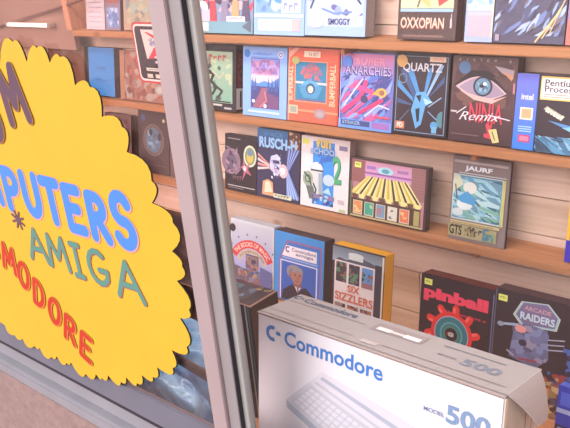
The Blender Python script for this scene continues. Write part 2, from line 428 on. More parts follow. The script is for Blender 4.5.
# ------------------------------------------------------------------ round-toothed yellow sign
def sign():
    y = .806
    pts = [(-1.524, 1.26), (-1.453, 1.308), (-1.417, 1.27), (-1.37, 1.299), (-1.335, 1.272), (-1.297, 1.285), (-1.265, 1.234), (-1.218, 1.234), (-1.198, 1.18), (-1.142, 1.167), (-1.141, 1.12), (-1.082, 1.074), (-1.092, 1.03), (-1.041, 1.001), (-1.057, 0.942), (-1.035, 0.917), (-1.057, 0.882), (-1.035, 0.827), (-1.066, 0.801), (-1.06, 0.74), (-1.109, 0.717), (-1.116, 0.674), (-1.169, 0.657), (-1.19, 0.626), (-1.228, 0.617), (-1.253, 0.588), (-1.29, 0.59), (-1.314, 0.569), (-1.361, 0.57), (-1.389, 0.552), (-1.411, 0.555), (-1.456, 0.539), (-1.512, 0.552), (-1.532, 0.543), (-1.573, 0.548), (-1.599, 0.537), (-1.649, 0.546), (-1.673, 0.544), (-1.728, 0.547), (-1.767, 0.546), (-1.81, 0.563)]
    # the rest of the rim, towards the left
    for i in range(1, 16):
        a = math.radians(-128 - i * 9.6); k = 1.0 if i % 2 == 0 else 1.07
        pts.append((-1.53 + .47 * k * math.cos(a), .91 + .355 * k * math.sin(a)))
    n = len(pts)
    cx, cz = -1.50, .90
    out = []
    for i in range(0, n - 1, 2):
        a, t, b = pts[i], pts[i + 1], pts[(i + 2) % n]
        def bulge(p, q, k):
            mx, mz = (p[0] + q[0]) / 2, (p[1] + q[1]) / 2
            dx, dz = mx - cx, mz - cz; L = math.hypot(dx, dz)
            s = math.hypot(p[0] - q[0], p[1] - q[1]) * k
            return (mx + dx / L * s, mz + dz / L * s)
        def curve(p, q, k):
            m = bulge(p, q, k * 2); r = []
            for j in range(1, 5):
                u = j / 5; r.append(((1 - u) ** 2 * p[0] + 2 * u * (1 - u) * m[0] + u * u * q[0], (1 - u) ** 2 * p[1] + 2 * u * (1 - u) * m[1] + u * u * q[1]))
            return r
        out += [a] + curve(a, t, .30) + [t] + curve(t, b, .36)
    k = .9615     # hangs on the outer side of the sash
    root = empty('hanging_sign', (cx * k, .776, 1.5 + (.54 - 1.5) * k)); root.scale = (k, 1, k)
    bm = newbm()
    loc = [(x - cx, z - .54) for x, z in out]
    f = [bm.verts.new((x, -.0015, z)) for x, z in loc]; bk = [bm.verts.new((x, .0, z)) for x, z in loc]
    tris = tessellate_polygon([[Vector((x, z, 0)) for x, z in loc]])
    for t3 in tris:
        colour_face(bm, bm.faces.new([f[i] for i in t3]), (.71, .53, .12)); colour_face(bm, bm.faces.new([bk[i] for i in t3]), (.85, .62, .12))
    for i in range(len(f)):
        j = (i + 1) % len(f)
        q = bm.faces.new((f[i], bk[i], bk[j], f[j])); colour_face(bm, q, (.10, .12, .10))
    bmesh.ops.recalc_face_normals(bm, faces=bm.faces)
    link('card', bm, M_MATTE, root)
    # dark rim shadow line painted along the right edge, as an offset dark sheet behind the card
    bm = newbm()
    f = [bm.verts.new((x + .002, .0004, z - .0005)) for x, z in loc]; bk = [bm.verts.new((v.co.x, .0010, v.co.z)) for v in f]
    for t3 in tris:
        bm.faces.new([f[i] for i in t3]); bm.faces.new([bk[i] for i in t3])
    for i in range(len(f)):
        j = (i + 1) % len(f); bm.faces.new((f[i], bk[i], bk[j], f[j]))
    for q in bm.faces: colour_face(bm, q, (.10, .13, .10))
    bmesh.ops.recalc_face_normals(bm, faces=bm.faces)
    link('rim_shadow', bm, M_MATTE, root)
    A = Art(1, 1, eps=.0005, step=.00003)
    def put(ch, x, z, w, h, rot, wd, col, halo, hd, shear=0):
        glyph(A, ch, x - cx, z - .54, w, h, rot, wd + hd, halo, .0022, -.0012, shear)
        glyph(A, ch, x - cx, z - .54, w, h, rot, wd, col, shear=shear)
    blue, pink = (.235, .407, .66), (.66, .46, .47)
    X = [-1.865, -1.775, -1.690, -1.600, -1.518, -1.437, -1.357, -1.275, -1.192]
    Z = [.983, .980, .978, .973, .975, .973, .970, .967, .976]
    for ch, x, z in zip('COMPUTERS', X, Z):
        h = .088 if ch != 'S' else .100
        w = .056 if ch != 'M' else .062
        put(ch, x, z, w, h, 1, .0255, blue, pink, .005)
    g, gh = (.28, .425, .38), (.42, .33, .31)
    for ch, x, z, w in (('A', -1.545, .850, .072), ('M', -1.462, .850, .072), ('I', -1.388, .848, .050), ('G', -1.312, .850, .066), ('A', -1.212, .844, .082)):
        put(ch, x, z, w, (.074 if x < -1.25 else .080), 2, .0110, g, gh, .004)
    for k in range(4):
        a = math.radians(20 + 45 * k)
        sx, sz = -1.602 - cx, .900 - .54
        A.stroke([(sx - .025 * math.cos(a), sz - .022 * math.sin(a)), (sx + .025 * math.cos(a), sz + .022 * math.sin(a))], .006, (.34, .22, .26), metric=True)
    red, rh = (.62, .14, .04), (.68, .36, .12)
    C = [('C', -1.885, .880, -5), ('O', -1.835, .855, -8), ('M', -1.765, .815, -14), ('M', -1.694, .782, -19), ('O', -1.640, .750, -22), ('D', -1.588, .714, -24), ('O', -1.532, .684, -25), ('R', -1.480, .651, -26), ('E', -1.427, .622, -26)]
    for ch, x, z, r in C:
        put(ch, x, z, .050 if ch == 'M' else .040, .068, r + 6, .0130, red, rh, .004)
    pu, ph = (.31, .20, .25), (.48, .31, .16)
    put('O', -1.610, 1.135, .06, .085, 22, .020, pu, ph, .004)
    put('M', -1.500, 1.198, .076, .108, 12, .023, pu, ph, .004)
    A.done('lettering', M_MATTE, root, (0, -.0013, 0))
    tag(root, 'large yellow scalloped round sign with blue, green and red hand-painted lettering', 'sign')
sign()

def decal():
    w, h = .115, .098
    r = empty('window_sticker', (-1.050, .7925, 1.257))
    A = Art(w, h, None, eps=.0, step=.00004)
    def rr(x0, z0, x1, z1, rad, c):
        A.up(); p = []
        for cx, cz, a in ((x1 - rad, z1 - rad, 0), (x0 + rad, z1 - rad, 90), (x0 + rad, z0 + rad, 180), (x1 - rad, z0 + rad, 270)):
            p += [(cx + rad * math.cos(math.radians(a + t * 18)), cz + rad * math.sin(math.radians(a + t * 18))) for t in range(6)]
        A.face(p, c)
    rr(0, 0, w, h, .010, (.78, .25, .27)); rr(.0032, .0032, w - .0032, h - .0032, .009, (.95, .90, .90))
    rr(.0065, .0065, w - .0065, h - .0065, .007, (.16, .13, .20))
    A.poly([(.19, .88), (.95, .88), (.95, .46), (.38, .46), (.25, .40)], (.93, .85, .84))
    A.poly([(.27, .84), (.33, .84), (.60, .74), (.60, .66)], (.80, .22, .28))
    A.blobs(.34, .60, .62, .74, [(.55, .60, .75), (.75, .68, .74)], 8, .005, 4)
    A.poly([(.27, .40), (.44, .60), (.66, .60), (.62, .44), (.40, .42)], (.85, .22, .35))
    for v in (.44, .36): A.rect(.46, v - .05, .95, v, (.16, .13, .20)); A.rect(.42, v - .02, .95, v + .012, (.92, .86, .84))
    A.rect(.20, .205, .95, .255, (.94, .90, .86)); A.rect(.24, .222, .95, .238, (.45, .55, .62))
    for a, b in ((.20, .32), (.38, .50), (.55, .66), (.72, .9)): A.rect(a, .09, b, .155, (.85, .83, .78))
    A.done('print', M_PRINT, r)
    A.tf = A.tf
    tag(r, 'red-rimmed dark rounded window sticker beside the aluminium stile', 'sticker')
decal()

# ------------------------------------------------------------------ game boxes
LEAN = 10
def game_box(name, x0, w, h, d, shelf_z, art, front, side, top, label, cat, group, yf=1.92, lean=LEAN, mat=None, price=None, side_art=None, yaw=0, bev=.0012, rim=True):
    t = math.radians(lean)
    cx = x0 + w / 2
    root = empty(name, (cx, yf + d * math.cos(t), shelf_z), (-t, 0, math.radians(yaw)))
    bm = newbm()
    def fc(n):
        if n.y < -.7: return front
        if n.z > .7: return top
        if abs(n.x) > .7: return side
        return side
    box(bm, -w / 2, w / 2, -d, 0, 0, h, bev, fcol=fc)
    if rim:   # tuck-flap seam on the lid
        dk = tuple(c * .6 for c in top)
        box(bm, -w / 2 + .006, w / 2 - .006, -.004, -.003, h - .0005, h + .0006, 0, col=dk)
        box(bm, w / 2 - .0005, w / 2 + .0005, -.004, -.003, .004, h - .004, 0, col=tuple(c * .6 for c in side))
    link('carton', bm, mat or M_PRINT, root)
    if art:
        A = Art(w, h, None, eps=.0002)
        art(A)
        A.done('cover_print', mat or M_PRINT, root, (-w / 2, -d, 0))
    if side_art:
        A = Art(d, h, None, eps=.0002)
        side_art(A)
        o = A.done('spine_print', mat or M_PRINT, root, (w / 2, -d, 0), (0, 0, math.radians(90)))
    if price:
        A = Art(.026, .018, None, eps=.0022)
        A.rect(0, 0, 1, 1, (.90, .92, .45))
        A.marks(4, .15, .25, .85, .75, (.45, .45, .3))
        A.done('price_sticker', M_PRINT, root, (-w / 2 + price[0] * w, -d, price[1] * h))
    tag(root, label, cat, group)
    return root

R0, R1, R2 = 'game boxes on the topmost shelf', 'game boxes on the middle shelf', 'game boxes on the lowest wall shelf'
R3 = 'game boxes behind the white carton'
# ---- top shelf
def a_bookletA(A):
    A.rect(0, 0, 1, 1, (.80, .74, .78)); A.rect(.08, .06, .92, .94, (.86, .78, .82))
    for i in range(9): A.rect(.15, .12 + i * .08, .85, .14 + i * .08, (.70, .66, .74))
def a_booklet2(A):
    A.rect(0, 0, 1, 1, (.56, .48, .56)); A.rect(.1, .05, .9, .42, (.52, .62, .80)); A.blobs(.1, .05, .9, .42, [(.75, .78, .90), (.40, .50, .72)], 14, .012, 3)
    A.rect(.1, .5, .9, .56, (.66, .38, .38))
def a_green(A):
    A.rect(0, 0, 1, 1, (.72, .60, .52)); A.rect(.05, .1, .95, .95, (.66, .62, .54))
    A.blobs(.05, .1, .95, .95, [(.50, .54, .56), (.72, .68, .58), (.55, .50, .48), (.62, .68, .62)], 60, .017, 8)
    A.rect(.2, .04, .8, .09, (.75, .62, .5))
def a_people(A):
    A.rect(0, 0, 1, 1, (.52, .58, .70))
    A.blobs(0, .30, 1, 1, [(.85, .30, .38), (.88, .68, .70), (.62, .58, .80), (.30, .24, .34), (.85, .76, .58), (.45, .55, .78), (.90, .85, .86)], 90, .016, 11)
    for u, c in ((.25, (.82, .25, .30)), (.48, (.55, .50, .62)), (.68, (.78, .62, .45)), (.87, (.35, .3, .42))):
        A.ell(u, .50, .05, .05, (.86, .66, .56)); A.poly([(u - .08, .16), (u + .08, .16), (u + .05, .46), (u - .05, .46)], c)
    A.rect(0, 0, 1, .17, (.47, .62, .68)); A.rect(.04, .03, .17, .15, (.88, .84, .82)); A.rect(.04, .17, .2, .33, (.80, .72, .78))
    A.rect(.52, .17, .86, .24, (.94, .90, .92)); A.marks(6, .56, .185, .82, .23, (.4, .38, .5)); A.poly([(.80, .1), (.97, .02), (.97, .2)], (.36, .40, .48))
def a_lbl1(A):
    A.rect(0, 0, 1, 1, (.60, .72, .92)); A.rect(.04, .30, .96, .97, (.50, .66, .88))
    A.blobs(.04, .30, .96, .97, [(.35, .60, .88), (.66, .80, .96), (.42, .55, .85), (.72, .80, .90)], 45, .017, 5)
    A.rect(.56, .30, .94, .46, (.86, .84, .92)); A.marks(3, .6, .32, .9, .44, (.55, .6, .75))
    A.rect(.02, .24, .98, .28, (.92, .92, .96)); A.rect(.10, .06, .92, .21, (.90, .88, .90)); A.rect(.12, .08, .72, .19, (.72, .76, .84)); A.rect(.76, .06, .92, .21, (.93, .70, .70))
def a_lbl2(A):
    A.rect(0, 0, 1, 1, (.62, .72, .92)); A.rect(.04, .12, .96, .98, (.72, .78, .93))
    A.blobs(.04, .25, .96, .98, [(.58, .66, .88), (.85, .84, .94), (.40, .40, .62), (.90, .72, .76)], 45, .014, 15)
    A.ell(.24, .62, .10, .09, (.90, .60, .66)); A.ell(.84, .64, .10, .13, (.90, .76, .76)); A.rect(.45, .5, .66, .85, (.75, .62, .74))
    for u in (.47, .53, .59): A.stroke([(u, .48), (u + .02, .85)], .004, (.36, .34, .55))
    A.stroke([(.1, .35), (.2, .55), (.16, .75)], .006, (.28, .24, .42)); A.stroke([(.92, .4), (.82, .5), (.95, .72)], .006, (.28, .24, .42))
    A.stroke([(.3, .34), (.5, .28), (.78, .30)], .006, (.45, .55, .80))
    A.text('SMOGGY', .40, .14, .76, .22, (.25, .25, .45), .02); A.ell(.2, .16, .12, .06, (.90, .82, .86)); A.rect(.62, .12, .97, .34, (.80, .82, .94)) if False else None
def a_oxx(A):
    A.rect(0, 0, 1, 1, (.28, .17, .16)); A.rect(.04, .36, .94, .97, (.80, .76, .66))
    A.grad(.04, .36, .94, .97, (.70, .68, .62), (.86, .84, .66))
    A.ell(.2, .66, .15, .12, (.50, .55, .66)); A.ell(.2, .66, .08, .06, (.72, .74, .78)); A.poly([(.36, .36), (.58, .80), (.94, .80), (.94, .36)], (.78, .80, .62))
    A.poly([(.62, .62), (.82, .72), (.92, .48), (.70, .38)], (.82, .24, .24)); A.poly([(.58, .66), (.80, .84), (.84, .74), (.62, .58)], (.42, .46, .66))
    A.stroke([(.34, .38), (.46, .66), (.7, .93)], .006, (.45, .34, .30)); A.poly([(.40, .44), (.52, .62), (.56, .36)], (.86, .70, .45))
    A.rect(.04, .32, .94, .355, (.60, .72, .86))
    A.text('OXXOPIAN', .05, .125, .80, .25, (.86, .44, .38), .035); A.text('OXXOPIAN', .055, .135, .80, .255, (.90, .80, .72), .005)
    A.rect(.90, .14, .93, .24, (.80, .70, .72)); A.rect(.91, .24, .925, .3, (.7, .64, .70))
    A.rect(.10, .03, .8, .055, (.50, .36, .34))
def a_wb(A):
    A.rect(0, 0, 1, 1, (.62, .68, .86)); A.rect(.06, .36, .97, .98, (.80, .86, .95))
    A.blobs(.06, .36, .97, .98, [(.62, .78, .90), (.92, .92, .96), (.50, .66, .84)], 22, .012, 6); A.rect(.08, .06, .98, .32, (.72, .66, .72)); A.rect(.08, .30, .98, .34, (.85, .70, .80))
    A.rect(.95, .06, 1, .98, (.86, .80, .66))
def a_metal(A):
    A.rect(0, 0, 1, 1, (.28, .25, .36))
    A.blobs(.01, .08, .99, .99, [(.42, .48, .68), (.30, .30, .44), (.56, .64, .82), (.22, .18, .26), (.44, .38, .44), (.66, .72, .86)], 130, .009, 21, streak=50)
    A.poly([(.26, .86), (.50, .86), (.38, .66), (.30, .66)], (.68, .52, .54)); A.ell(.72, .72, .07, .08, (.36, .62, .84)); A.ell(.15, .74, .06, .12, (.45, .58, .80))
    for i in range(3): A.stroke([(.62 + .09 * i, .02 + .04 * i), (.92 + .03 * i, .34 + .06 * i)], .0045 - .001 * i, (.86, .74, .52))
    A.stroke([(.28, .60), (.50, .92)], .006, (.80, .72, .62)); A.rect(.04, .02, .10, .09, (.62, .55, .62))
def a_red(A):
    A.rect(0, 0, 1, 1, (.82, .42, .38)); A.rect(0, .30, 1, 1, (.60, .46, .62)); A.rect(.05, .36, .9, .9, (.66, .55, .66))
ZT, ZM, ZL = SH['top'], SH['middle'], SH['low']
def GB(*a, **k): return game_box(*a, **k)
GB('booklet', -2.846, .128, .24, .015, ZT, a_bookletA, (.80, .74, .78), (.7, .6, .66), (.8, .7, .74), 'pale pink booklet at the left end of the topmost shelf', 'booklet', R0)
GB('booklet', -2.712, .097, .21, .015, ZT, a_booklet2, (.56, .48, .56), (.4, .32, .36), (.5, .4, .44), 'narrow mauve booklet with blue picture, right of the pale pink booklet', 'booklet', R0)
GB('game_box', -2.592, .236, .24, .03, ZT, a_green, (.72, .60, .52), (.45, .3, .25), (.6, .5, .4), 'beige and grey game box above the red-rimmed window sticker', 'game box', R0)
GB('game_box', -2.146, .262, .24, .03, ZT, a_people, (.5, .58, .7), (.3, .3, .38), (.6, .6, .7), 'colourful crowded game box with white title strip, topmost shelf right of the window stile', 'game box', R0)
GB('game_box', -1.881, .222, .24, .03, ZT, a_lbl1, (.60, .72, .92), (.6, .68, .82), (.6, .7, .9), 'light blue game box with white bottom label, topmost shelf', 'game box', R0)
GB('game_box', -1.656, .236, .24, .05, ZT, a_lbl2, (.62, .72, .92), (.60, .55, .55), (.6, .7, .9), 'pale blue cartoon game box with grey side next to a bare gap', 'game box', R0)
GB('game_box', -1.305, .19, .24, .036, ZT, a_oxx, (.28, .17, .16), (.36, .22, .24), (.3, .2, .2), 'brown game box lettered OXXOPIAN with red book picture', 'game box', R0)
GB('game_box', -1.088, .082, .23, .03, ZT, a_wb, (.62, .68, .86), (.5, .45, .6), (.6, .6, .8), 'narrow white and light blue game box on the topmost shelf', 'game box', R0)
GB('game_box', -1.003, .193, .24, .034, ZT, a_metal, (.28, .25, .36), (.36, .28, .36), (.3, .25, .36), 'dark blue metallic scribbled game box with gold streaks', 'game box', R0)
GB('game_box', -.806, .16, .20, .03, ZT, a_red, (.82, .42, .38), (.7, .36, .3), (.7, .5, .6), 'red and mauve game box at the right end of the topmost shelf', 'game box', R0)

# ---- middle shelf
def a_brown(A):
    A.rect(0, 0, 1, 1, (.42, .27, .21)); A.rect(.06, .05, .94, .95, (.46, .30, .24)); A.rect(.2, .6, .8, .64, (.38, .24, .2))
def a_blue88(A):
    A.rect(0, 0, 1, 1, (.22, .52, .80)); A.rect(.84, 0, 1, 1, (.18, .42, .70)) if False else None
    A.marks(8, .32, .54, .68, .60, (.17, .34, .60)); A.rect(.30, .51, .70, .515, (.17, .36, .62)); A.rect(.25, .32, .75, .335, (.17, .38, .64)); A.rect(.3, .28, .66, .29, (.17, .4, .66)); A.rect(.35, .14, .6, .15, (.18, .4, .66))
def a_bor(A):
    A.rect(0, 0, 1, 1, (.60, .40, .34))
    A.blobs(.02, .02, .98, .98, [(.68, .50, .42), (.52, .30, .28), (.60, .44, .42), (.70, .36, .32), (.44, .28, .28), (.66, .58, .54)], 110, .016, 31)
    A.ell(.84, .26, .10, .10, (.64, .60, .58)); A.ell(.84, .26, .06, .06, (.72, .70, .66)); A.rect(.0, .0, .10, 1, (.66, .46, .36))
def a_zombie(A):
    A.rect(0, 0, 1, 1, (.14, .10, .13)); A.grad(-.0, .12, .90, .90, (.62, .70, .60), (.50, .66, .58))
    A.blobs(.02, .14, .88, .80, [(.42, .56, .50), (.66, .72, .56), (.30, .36, .34), (.72, .74, .60)], 22, .013, 44)
    A.marks(4, .24, .76, .76, .85, (.72, .30, .28), .03)
    A.stroke([(.25, .72), (.18, .60), (.38, .56), (.30, .44), (.46, .36), (.34, .24)], .016, (.20, .17, .18), w2=.010)
    A.stroke([(.34, .60), (.55, .50), (.66, .58)], .009, (.70, .70, .60)); A.stroke([(.22, .72), (.26, .78)], .016, (.55, .46, .42))
    A.stroke([(.36, .40), (.62, .30), (.50, .20)], .010, (.24, .22, .22)); A.stroke([(.14, .50), (.30, .34), (.22, .2)], .007, (.15, .13, .14))
    A.rect(.25, .07, .62, .10, (.75, .72, .70)); A.rect(.68, .03, .88, .06, (.70, .66, .66)); A.rect(.35, .13, .86, .15, (.25, .16, .16))
def s_zombie(A):
    A.rect(0, 0, 1, 1, (.26, .10, .14)); A.rect(.15, .38, .85, .88, (.50, .15, .17)); A.blobs(.2, .42, .8, .85, [(.62, .26, .24), (.36, .10, .14)], 16, .007, 3)
    A.rect(.02, .04, .98, .36, (.84, .80, .78)); A.rect(.42, .07, .62, .32, (.28, .22, .26))
def a_blue243(A):
    A.rect(0, 0, 1, 1, (.55, .70, .95)); A.ell(.10, .90, .07, .06, (.20, .50, .80))
    A.ring(.86, .90, .0, .011, (.93, .93, .97)); A.ring(.86, .90, .004, .008, (.50, .34, .60))
    A.rect(.19, .12, .84, .84, (.40, .38, .66)); A.grad(.20, .60, .83, .83, (.56, .60, .90), (.82, .66, .80))
    A.blobs(.20, .60, .83, .82, [(.62, .44, .66), (.78, .56, .70), (.50, .54, .86)], 34, .010, 12)
    A.rect(.20, .46, .83, .60, (.82, .78, .82)); A.poly([(.20, .46), (.2, .52), (.36, .48), (.5, .52), (.66, .5), (.83, .58), (.83, .40), (.2, .4)], (.36, .56, .82))
    A.rect(.20, .13, .83, .44, (.28, .28, .52)); A.poly([(.24, .13), (.45, .42), (.58, .42), (.52, .13)], (.60, .36, .46)); A.poly([(.5, .13), (.55, .36), (.83, .3), (.83, .13)], (.46, .30, .48))
    for u in (.24, .30, .60, .68, .76, .80): A.poly([(u - .03, .38), (u, .58), (u + .03, .38)], (.26, .36, .62))
    A.ell(.26, .22, .035, .025, (.90, .92, 1)); A.ell(.53, .16, .035, .028, (.92, .92, 1)); A.stroke([(.42, .14), (.56, .24), (.52, .36)], .006, (.80, .50, .50))
    A.text('SHADOWLANDS', .24, .62, .80, .72, (.70, .48, .70)); A.rect(.14, .055, .86, .085, (.76, .84, .92)); A.rect(.22, .845, .8, .86, (.42, .60, .86))
    A.marks(10, .25, .88, .68, .92, (.40, .56, .85))
def a_orange(A):
    A.rect(0, 0, 1, 1, (.93, .40, .30)); A.rect(0, 0, .03, 1, (.96, .62, .52)); A.rect(.97, 0, 1, 1, (.86, .28, .20))
    A.rect(.13, .27, .78, .83, (.92, .58, .42)); A.rect(.15, .285, .76, .815, (.16, .50, .66))
    A.poly([(.22, .64), (.70, .64), (.62, .76), (.46, .82), (.32, .74)], (.55, .42, .52)); A.blobs(.26, .56, .68, .76, [(.78, .42, .42), (.60, .38, .50), (.36, .52, .72)], 22, .008, 9)
    A.marks(4, .30, .67, .62, .74, (.82, .36, .36), .02)
    A.rect(.15, .52, .78, .55, (.86, .80, .78)); A.ell(.45, .45, .20, .12, (.36, .66, .84)); A.poly([(.22, .50), (.70, .50), (.60, .33), (.32, .33)], (.30, .58, .76)); A.ell(.46, .46, .09, .075, (.20, .36, .50)); A.ell(.46, .45, .055, .05, (.88, .82, .76)); A.rect(.18, .29, .74, .31, (.50, .40, .55))
    A.rect(.32, .88, .64, .96, (.95, .86, .76)); A.text('16 BIT', .42, .895, .60, .945, (.55, .25, .25))
    A.text('SUPERBALL', 0, 0, 1, 1, (.97, .86, .74), .01, fn=lambda x, y: ((.105 - .075 * y) * A.w, (.28 + .48 * x) * A.h))
    A.text('BUMPERBALL', 0, 0, 1, 1, (.97, .80, .66), .01, fn=lambda x, y: ((.94 - .11 * y) * A.w, (.25 + .55 * x) * A.h))
    A.rect(0, .14, 1, .17, (.96, .58, .45)); A.rect(.03, .10, .22, .22, (.80, .74, .62)); A.rect(.06, .12, .19, .2, (.62, .62, .58)); A.ell(.66, .13, .11, .065, (.60, .56, .62)); A.ell(.66, .13, .07, .04, (.72, .62, .62)); A.ell(.16, .83, .08, .05, (.72, .72, .44))
    A.poly([(.04, .86), (.04, .95), (.16, 1), (.24, 1)], (.98, .70, .62))
def a_purple(A):
    A.rect(0, 0, 1, 1, (.44, .46, .74)); A.grad(.02, .60, .98, .98, (.86, .52, .70), (.52, .54, .84))
    A.blobs(.02, .12, .98, .74, [(.36, .46, .80), (.60, .66, .92), (.28, .30, .58), (.80, .36, .60), (.46, .58, .88)], 90, .015, 50, streak=35)
    A.ell(.13, .87, .10, .085, (.34, .52, .86)); A.text('SUPER', .30, .84, .85, .93, (.92, .62, .70), .01)
    A.text('ANARCHIES', .08, .70, .94, .82, (.22, .20, .40), .03); A.text('ANARCHIES', .10, .715, .95, .825, (.76, .70, .90), .01)
    A.stroke([(.08, .22), (.40, .42), (.50, .62)], .016, (.88, .26, .50)); A.stroke([(.16, .16), (.62, .46)], .012, (.90, .36, .58)); A.stroke([(.40, .22), (.80, .40)], .013, (.86, .24, .46))
    A.stroke([(.3, .56), (.62, .50)], .016, (.86, .32, .56)); A.stroke([(.10, .30), (.30, .52), (.44, .66)], .005, (.86, .84, .96)); A.stroke([(.5, .18), (.75, .34), (.94, .30)], .004, (.90, .86, .96))
    A.ell(.80, .50, .09, .06, (.90, .72, .36)); A.ell(.80, .50, .05, .035, (.62, .40, .34)); A.poly([(.62, .47), (.74, .56), (.76, .46)], (.88, .66, .34)); A.ell(.48, .40, .07, .05, (.26, .26, .44))
    A.rect(.0, 0, 1, .12, (.42, .60, .90)); A.rect(.05, .04, .60, .11, (.24, .30, .52)); A.text('STRIKER', .08, .055, .42, .1, (.66, .80, .94)); A.rect(.64, .03, .96, .11, (.62, .42, .70)); A.rect(.68, .17, .96, .195, (.92, .30, .40))
    A.stroke([(.02, .03), (.02, .97)], .003, (.7, .76, .94))
def a_quartz(A):
    A.rect(0, 0, 1, 1, (.10, .08, .13)); A.rect(.035, .03, .965, .955, (.50, .56, .66)); A.rect(.05, .04, .95, .945, (.19, .13, .17))
    b1, b2 = (.30, .55, .78), (.24, .34, .52)
    A.poly([(.06, .58), (.06, .66), (.36, .46), (.38, .40)], b1); A.poly([(.10, .78), (.22, .82), (.42, .48), (.38, .44)], b2); A.poly([(.22, .80), (.34, .80), (.50, .50), (.44, .48)], b1)
    A.poly([(.62, .82), (.72, .82), (.60, .50), (.56, .50)], b1); A.poly([(.82, .86), (.90, .86), (.62, .46), (.60, .48)], (.58, .72, .88)); A.poly([(.92, .66), (.92, .74), (.64, .46)], b2)
    A.poly([(.07, .38), (.07, .44), (.34, .38), (.34, .36)], b2)
    A.poly([(.34, .30), (.42, .52), (.58, .54), (.72, .42), (.60, .36), (.54, .14), (.44, .08)], (.38, .64, .84)); A.poly([(.42, .48), (.52, .50), (.50, .40)], (.14, .14, .22)); A.poly([(.42, .32), (.50, .34), (.50, .18), (.46, .16)], (.14, .14, .20))
    A.poly([(.56, .46), (.74, .42), (.60, .38)], (.66, .84, .94)); A.stroke([(.66, .36), (.88, .48)], .003, (.6, .7, .85)); A.stroke([(.66, .30), (.92, .16)], .003, (.5, .6, .8)); A.stroke([(.3, .3), (.08, .12)], .002, (.4, .46, .6))
    A.ell(.78, .14, .07, .05, (.34, .58, .78)); A.rect(.74, .05, .83, .13, (.42, .66, .82)); A.ell(.92, .22, .10, .10, (.32, .52, .56), 90, 270)
    A.ring(.16, .68, .012, .015, (.44, .52, .62), 20)
    A.text('QUARTZ', .15, .755, .87, .875, (.88, .86, .90), .015)
    A.ell(.13, .89, .10, .075, (.86, .66, .40)); A.rect(.64, .895, .93, .955, (.95, .82, .72)); A.text('WIN', .68, .905, .88, .945, (.86, .44, .38))
    A.rect(.06, .065, .23, .155, (.82, .48, .36)); A.text('PD', .09, .08, .2, .14, (.96, .90, .84), .03)
def a_eye(A):
    A.rect(0, 0, 1, 1, (.30, .19, .19)); A.grad(0, .0, 1, 1, (.40, .28, .28), (.26, .16, .19))
    A.blobs(.02, .42, .98, .92, [(.36, .24, .24), (.44, .30, .28), (.32, .20, .22)], 40, .02, 60)
    for i, ch in enumerate('SYSTEM 3'):
        if ch != ' ': A.text(ch, .10 + i * .11, .94, .13 + i * .11, .97, (.84, .80, .80))
    A.ell(.20, .865, .095, .075, (.34, .48, .66))
    def lens(cx, cy, rx, up, dn, c, dx=0):
        p = [(cx - rx + 2 * rx * i / 14, cy + up * math.sin(math.pi * i / 14) - .05 * (i / 14 - .5)) for i in range(15)]
        p += [(cx + rx - 2 * rx * i / 14, cy - dn * math.sin(math.pi * i / 14) + .05 * (i / 14 - .5)) for i in range(15)]
        A.poly(p, c)
    lens(.46, .635, .42, .20, .12, (.16, .10, .13)); lens(.47, .62, .40, .15, .12, (.80, .68, .70)); lens(.48, .615, .36, .14, .09, (.62, .54, .62))
    A.poly([(.14, .60), (.40, .55), (.70, .52), (.88, .57), (.66, .47), (.38, .50)], (.86, .68, .66))
    A.ell(.50, .66, .15, .115, (.15, .15, .22)); A.ell(.50, .66, .12, .095, (.40, .54, .64)); A.ell(.50, .66, .05, .045, (.12, .14, .2)); A.ell(.53, .69, .03, .02, (.86, .90, .94)); A.blobs(.42, .6, .58, .72, [(.56, .68, .76), (.3, .42, .54)], 8, .005, 2)
    A.poly([(.14, .72), (.32, .84), (.56, .84), (.74, .76), (.54, .80), (.30, .78)], (.13, .09, .12))
    A.poly([(.66, .90), (.96, .86), (.95, .76), (.78, .82)], (.70, .62, .66)); A.poly([(.78, .84), (.95, .80), (.93, .74)], (.86, .60, .46)); A.rect(.96, .60, .99, .72, (.72, .50, .52))
    A.text('NINJA', .32, .17, .84, .47, (.82, .26, .33), .016); A.stroke([(.62, .22), (.68, .09), (.60, .10)], .012, (.80, .26, .33))
    for dx in (0, .006): A.text('Remix', 0, 0, 1, 1, (.93, .88, .90), -.012, fn=lambda x, y: ((.16 + dx + .60 * x + .07 * y) * A.w, (.255 + .02 * x + .10 * y) * A.h))
    A.stroke([(.62, .34), (.95, .30)], .003, (.9, .86, .9)); A.stroke([(.12, .33), (.26, .41)], .003, (.9, .86, .9))
    A.poly([(.64, .17), (.76, .19), (.82, .04), (.72, .02)], (.86, .78, .52)); A.stroke([(.70, .15), (.75, .06)], .004, (.40, .42, .36)); A.rect(.02, .34, .12, .36, (.80, .74, .74)); A.rect(.05, .08, .5, .09, (.5, .38, .40))
def s_eye(A):
    A.rect(0, 0, 1, 1, (.33, .22, .21))
